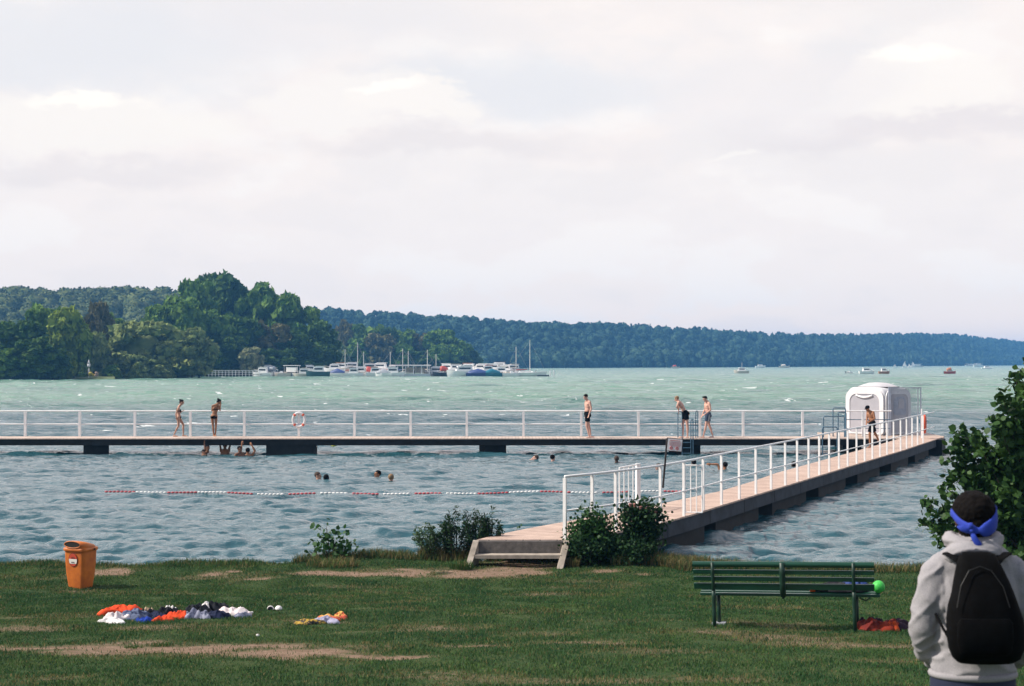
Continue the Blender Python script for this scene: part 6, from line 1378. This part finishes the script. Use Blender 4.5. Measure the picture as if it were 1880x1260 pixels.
def hooded_person():
    Y = 6.35; ppm = F/Y; gx_ = X(1792, Y); gz = float(ground_z(gx_, Y)); o = Vector((gx_, Y, gz))
    t = empty('person', o, 0, 'person seen from behind in a light grey hooded sweatshirt with blue headband and black backpack', 'person')
    f = lambda px, py, d=0: at_y(px, py, Y+d)-o
    hood_m = bpy.data.materials.new('grey_marl_jersey'); hood_m = mat('grey_marl_sweat', (.25, .24, .255), .95, col2=(.33, .315, .33), scale=220, coord='Object', bump=.35, bscale=420, bdist=.002, spec=.1)
    # sweatshirt: torso, shoulders, sleeves fused into one surface
    m = MB(); c = f(1790, 1120, .0)
    sh = f(1790, 1052); hip = f(1786, 1236)
    I = Matrix.Identity(3)
    m.ell(f(1790, 1095), (.205, .125, .22), I, 28, 18); m.ell(f(1788, 1165), (.185, .122, .20), I, 28, 18); m.ell(f(1786, 1215), (.182, .125, .11), I, 28, 16)
    m.cap(f(1714, 1052), f(1757, 1020), .064, .06); m.cap(f(1862, 1052), f(1822, 1020), .064, .06); m.ell(f(1788, 1045), (.19, .10, .10), I, 24, 14)
    m.cap(f(1788, 1040), f(1788, 1000), .11, .075)
    # left sleeve: elbow out, forearm going forward with hand at the front pocket
    limb(m, [f(1716, 1056), f(1703, 1105, .0), f(1694, 1150, .0), f(1699, 1190, .05), f(1713, 1213, .12)], [.068, .063, .058, .051, .040])
    limb(m, [f(1862, 1056), f(1878, 1105, .0), f(1888, 1150, .0), f(1884, 1190, .05), f(1868, 1213, .12)], [.068, .063, .058, .051, .040])
    m.loft([[f(1786, y)+Vector((rx*math.cos(a), ry*math.sin(a), 0)) for a in np.linspace(0, 2*math.pi, 28, endpoint=False)] for y, rx, ry in ((1200, .180, .120), (1225, .184, .125), (1240, .180, .122))])
    me = fuse(m, .0085, 4, 'sweatshirt')
    n = len(me.vertices); co = np.empty(n*3, np.float32); me.vertices.foreach_get('co', co); co = co.reshape(-1, 3); no = np.empty(n*3, np.float32); me.vertices.foreach_get('normal', no); no = no.reshape(-1, 3)
    zt = f(0, 1240).z
    d = np.zeros(n)
    for i in range(n):
        x, y, z = co[i]; q = Vector((x, y, z)); arm = 1.0 if abs(x+.0) > .17 else .0
        w = mnoise.noise(Vector((x*5, y*5, z*3)))*.3; low = max(0, min(1, (1.27-z)/.2)); 
        hor = (1-abs(math.sin((z*34+w*9+x*6))))**2*low*.010*(1-arm)
        dia = (1-abs(mnoise.noise(Vector((x*7+z*5, y*6, z*3-x*4))))*2.6); dia = max(0, dia)**2*.006
        slv = (1-abs(mnoise.noise(Vector((x*6, y*9, z*14-x*9)))*2.8)); slv = max(0, slv)**2*.009*arm
        d[i] = hor+dia+slv-.004
    co2 = co+no*d[:, None]; me.vertices.foreach_set('co', co2.ravel()); me.update(); me.shade_smooth()
    sw = link('sweatshirt', me, hood_m, t, True)
    m = MB(); m.tube([f(1786, 1236)+Vector((.181*math.cos(a), .124*math.sin(a), 0)) for a in np.linspace(0, 2*math.pi, 40, endpoint=False)], .016, 8, True); m.build('hem_band', hood_m, sw, True)
    # hood lying on the shoulders
    m = MB(); rings = []
    m.ell(f(1789, 1012, -.055), (.122, .075, .052), Matrix.Rotation(R(-12), 3, 'X'), 26, 14); m.cap(f(1748, 1022, -.03), f(1832, 1024, -.03), .040, .040); m.ell(f(1790, 998, -.02), (.095, .08, .045), I, 22, 12)
    m.tube([f(1788, 996)+Vector((.10*math.cos(a), .085*math.sin(a)+.01, .012*math.cos(a*2))) for a in np.linspace(0, 2*math.pi, 30, endpoint=False)], .032, 10, True)
    hm = fuse(m, .007, 4, 'hood'); 
    for v in hm.vertices: q = v.co; v.co = q+v.normal*(max(0, 1-abs(mnoise.noise(Vector((q.x*9, q.y*9, q.z*26))))*3)**2*.009)
    hm.shade_smooth(); link('hood', hm, hood_m, sw, True)
    # head, neck, hands, legs: one body
    b = MB(); hc = f(1786, 955, .02); P, B = add_head(b, hc, (-.12, 1, -.05), (0, 0, 1), 1.0); b.cap(hc+Vector((0, -.02, -.04)), f(1788, 1022, .01), .056, .06)
    b.ell(f(1788, 1060), (.15, .08, .08), I, 16, 10); b.cap(f(1788, 1060), f(1786, 1230), .09, .12)
    for s, (sx, ex) in ((-1, (1711, 1695)), (1, (1868, 1892))):
        e = f(ex, 1150); w = f(1726 if s < 0 else 1858, 1213, .17); limb(b, [f(sx, 1058), e, w], [.045, .036, .028]); add_hand(b, w, (-s*.75, .65, -.05), (0, -1, 0), -s, 1.0)
        limb(b, [f(1786, 1236)+Vector((s*.09, 0, -.05)), Vector((s*.10, .0, .52)), Vector((s*.10, -.01, .36)), Vector((s*.105, .02, .09))], [.09, .055, .055, .038])
        b.cap(Vector((s*.105, 0, .04)), Vector((s*.115, .15, .03)), .036, .03)
    link('body', fuse(b, .010, 2, 'body'), SK['dark'], t, True)
    tr = MB(); pel = f(1786, 1240)
    tr.ell(pel+Vector((0, 0, -.04)), (.190, .135, .13), I, 24, 14); tr.loft([[pel+Vector((.188*math.cos(a), .132*math.sin(a), zz)) for a in np.linspace(0, 2*math.pi, 28, endpoint=False)] for zz in (-.12, -.04, .012)])
    for s in (-1, 1): tr.cone(pel+Vector((s*.085, 0, -.06)), Vector((s*.10, 0, .50)), .100, .088, 20)
    link('shorts', fuse(tr, .012, 2, 'shorts'), mat('navy_shorts', (.010, .016, .045), .85, var=.2), t, True)
    for s in (-1, 1):
        sh_ = MB(); sh_.cap(Vector((s*.105, -.02, .045)), Vector((s*.12, .17, .035)), .048, .042); sh_.box((s*.112, .07, .012), (.09, .27, .03)); link('shoe', fuse(sh_, .008, 2, 'shoe'), CL['black'], t, True)
    # hair
    h = MB(); h.ell(hc+Vector((0, -.012, .040)), (.092, .106, .092), I, 26, 16); h.ell(hc+Vector((0, -.04, -.02)), (.080, .072, .072), I, 22, 14)
    hm = fuse(h, .006, 1, 'hair')
    for v in hm.vertices:
        q = v.co; v.co = q+v.normal*(mnoise.noise(q*70)*.006+mnoise.noise(q*25)*.005)
    import bmesh
    bm = bmesh.new(); bm.from_mesh(hm); bmesh.ops.delete(bm, geom=[v for v in bm.verts if (v.co-hc).y > .07 and (v.co-hc).z < .05], context='VERTS'); bm.to_mesh(hm); bm.free(); link('hair', hm, HR['black'], t, True)
    # headband: wide folded cloth, dips at the back towards the knot
    blue = mat('headband_blue', (.014, .036, .32), .85, col2=(.020, .055, .42), scale=14, coord='Object', bump=.4, bscale=120, bdist=.003)
    m = MB(); N_ = 48; rg = []
    for k in range(N_):
        a = 2*math.pi*k/N_; back = max(0, -math.sin(a)); kx = math.cos(a)-(-.18)
        wd = .030-.016*math.exp(-(math.cos(a)+.15)**2/.03)*back+(.013*math.cos(a))
        zc = .030-.062*back**1.3+.012*math.cos(a)*back; rx, ry = .093, .108
        cx_, cy_ = rx*math.cos(a), ry*math.sin(a)-.014
        rg.append([hc+Vector((cx_*q, (cy_+.014)*q-.014, zc+dz)) for q, dz in ((1.0, -wd), (1.045, -wd*.9), (1.075, -wd*.2), (1.06, wd*.4), (1.045, wd*.9), (1.0, wd))])
    vs = [v for r_ in rg for v in r_]; fs = []
    for i in range(N_):
        for j in range(6): i2 = (i+1) % N_; fs.append((i*6+j, i*6+(j+1) % 6, i2*6+(j+1) % 6, i2*6+j))
    m.add(vs, fs); hb = m.build('headband', blue, t, True)
    kn = hc+Vector((-.046, -.122, -.034))
    m = MB(); m.ell(kn, (.013, .011, .012), I, 14, 9); m.build('knot', blue, hb, True)
    for pts, rs in (([(0, 0, 0), (.008, -.012, -.03), (.028, -.014, -.060), (.046, -.008, -.086)], [.007, .013, .015, .004]), ([(0, 0, 0), (-.02, -.006, .002), (-.042, -.004, .012), (-.060, .006, .018)], [.007, .012, .014, .004]), ([(0, 0, 0), (-.004, -.008, .020), (-.006, -.004, .036)], [.010, .013, .008])):
        m = MB(); rr = []
        for p, w in zip(pts, rs): q = kn+Vector(p); rr.append([q+Vector((w*math.cos(a)*1.0, .004*math.sin(a*2), w*math.sin(a)*.9)) for a in np.linspace(0, 2*math.pi, 12, endpoint=False)])
        m = MB(); dirs = [Vector(p) for p in pts]; rr = []
        for i, (p, w) in enumerate(zip(dirs, rs)):
            d_ = (dirs[min(i+1, len(dirs)-1)]-dirs[max(i-1, 0)]).normalized(); s_ = d_.cross(Vector((0, 1, 0))).normalized(); rr.append([kn+p+s_*w*math.cos(a)+Vector((0, 1, 0))*.004*math.sin(a) for a in np.linspace(0, 2*math.pi, 10, endpoint=False)])
        m.loft(rr); m.build('knot_tail', blue, hb, True)
    # backpack: a thing of its own, hanging on the back
    bk = mat('backpack_black', (.0014, .0014, .0016), .85, col2=(.003, .003, .0035), scale=30, coord='Object', bump=.3, bscale=90, bdist=.003, spec=.08)
    bo = o+f(1806, 1120, -.16); bp = empty('backpack', bo, 0, 'black backpack worn on the back of the person in the grey sweatshirt', 'backpack'); g = lambda px, py, d=0: at_y(px, py, Y+d)-bo
    prof = [(1016, 1775, 1822, .03), (1020, 1767, 1831, .05), (1040, 1759, 1841, .08), (1065, 1753, 1852, .10), (1090, 1748, 1861, .12), (1112, 1741, 1868, .13), (1135, 1738, 1876, .135), (1165, 1738, 1880, .14), (1190, 1742, 1878, .135), (1208, 1750, 1872, .12), (1217, 1760, 1862, .09), (1221, 1772, 1850, .04)]
    m = MB(); rr = []
    for y_, xa, xb, dp in prof:
        a_, b_ = g(xa, y_, -.2), g(xb, y_, -.2); cx_ = (a_.x+b_.x)/2; w_ = (b_.x-a_.x)/2
        rr.append([Vector((cx_+w_*math.copysign(abs(math.cos(a))**.75, math.cos(a)), -.10+.12-dp/2*1.0+dp*.62*math.copysign(abs(math.sin(a))**.8, math.sin(a)), a_.z)) for a in np.linspace(0, 2*math.pi, 36, endpoint=False)])
    m.loft(rr); o_ = m.build('main_bag', bk, bp, angle=60)
    m = MB(); rr = []
    for y_, xa, xb, dp in [(1138, 1765, 1856, .015), (1146, 1760, 1862, .03), (1175, 1759, 1864, .035), (1200, 1764, 1860, .03), (1206, 1770, 1852, .015)]:
        a_, b_ = g(xa, y_, -.3), g(xb, y_, -.3); cx_ = (a_.x+b_.x)/2; w_ = (b_.x-a_.x)/2; rr.append([Vector((cx_+w_*math.copysign(abs(math.cos(a))**.6, math.cos(a)), -.125+dp*.6*math.sin(a), a_.z)) for a in np.linspace(0, 2*math.pi, 28, endpoint=False)])
    m.loft(rr); m.build('front_pocket', bk, bp, angle=60)
    m = MB(); m.tube([g(1784, 1024, -.0), g(1790, 1014, -.01), g(1800, 1014, -.01), g(1806, 1024, .0)], .008, 7); m.build('grab_loop', bk, bp, True)
    zipm = mat('zip_black', (.006, .006, .007), .6); m = MB(); m.tube([g(1757, 1116, -.275), g(1764, 1076, -.265), g(1779, 1048, -.245), g(1799, 1040, -.24), g(1820, 1048, -.245), g(1842, 1078, -.265), g(1854, 1116, -.275)], .002, 5); m.build('zip', zipm, bp)
    for s in (-1, 1):
        xa = 1769 if s < 0 else 1822; e0 = g(xa, 1035, .10); pts = [g(xa, 1036, -.17), g(1757 if s < 0 else 1832, 1025, -.125), g(1742 if s < 0 else 1846, 1016, -.06), g(1735 if s < 0 else 1848, 1030, .22), g(1734 if s < 0 else 1848, 1060, .26), g(1732 if s < 0 else 1852, 1110, .25), g(1722 if s < 0 else 1864, 1132, .20)]
        m = MB(); rr = []
        for i, p in enumerate(pts):
            d_ = (pts[min(i+1, 6)]-pts[max(i-1, 0)]).normalized(); sd = Vector((1, 0, 0)); sd = (sd-d_*sd.dot(d_)).normalized(); nn = d_.cross(sd); rr.append([p+sd*.028*math.cos(a)+nn*.007*math.sin(a) for a in np.linspace(0, 2*math.pi, 12, endpoint=False)])
        m.loft(rr); m.build('shoulder_strap', bk, bp, True)
        q0 = g(1717 if s < 0 else 1872, 1126, -.05); q1 = g(1748 if s < 0 else 1868, 1182, -.175); m = MB(); m.tube([q0, q0.lerp(q1, .5)+Vector((-.006 if s < 0 else .006, -.02, 0)), q1], .0065, 6); m.build('lower_strap', bk, bp, True)
hooded_person()
# ================================================================== HAZE
def haze():
    x0, x1, y0, y1, z0, z1 = -2700, 2700, -70, 3360, -4.2, 50
    mb = MB(); mb.box(((x0+x1)/2, (y0+y1)/2, (z0+z1)/2), (x1-x0, y1-y0, z1-z0))
    m = bpy.data.materials.new('haze_air'); m.use_nodes = True; N = m.node_tree.nodes; L = m.node_tree.links
    for n in list(N):
        if n.type != 'OUTPUT_MATERIAL': N.remove(n)
    o = [n for n in N if n.type == 'OUTPUT_MATERIAL'][0]
    v = N.new('ShaderNodeVolumePrincipled'); v.inputs['Color'].default_value = (.16, .49, 1.0, 1); v.inputs['Density'].default_value = .00029; v.inputs['Anisotropy'].default_value = .0
    L.new(v.outputs[0], o.inputs['Volume'])
    ob = mb.build('haze', m); tag(ob, 'thin bluish summer haze over the lake', 'haze', kind='stuff')
haze()
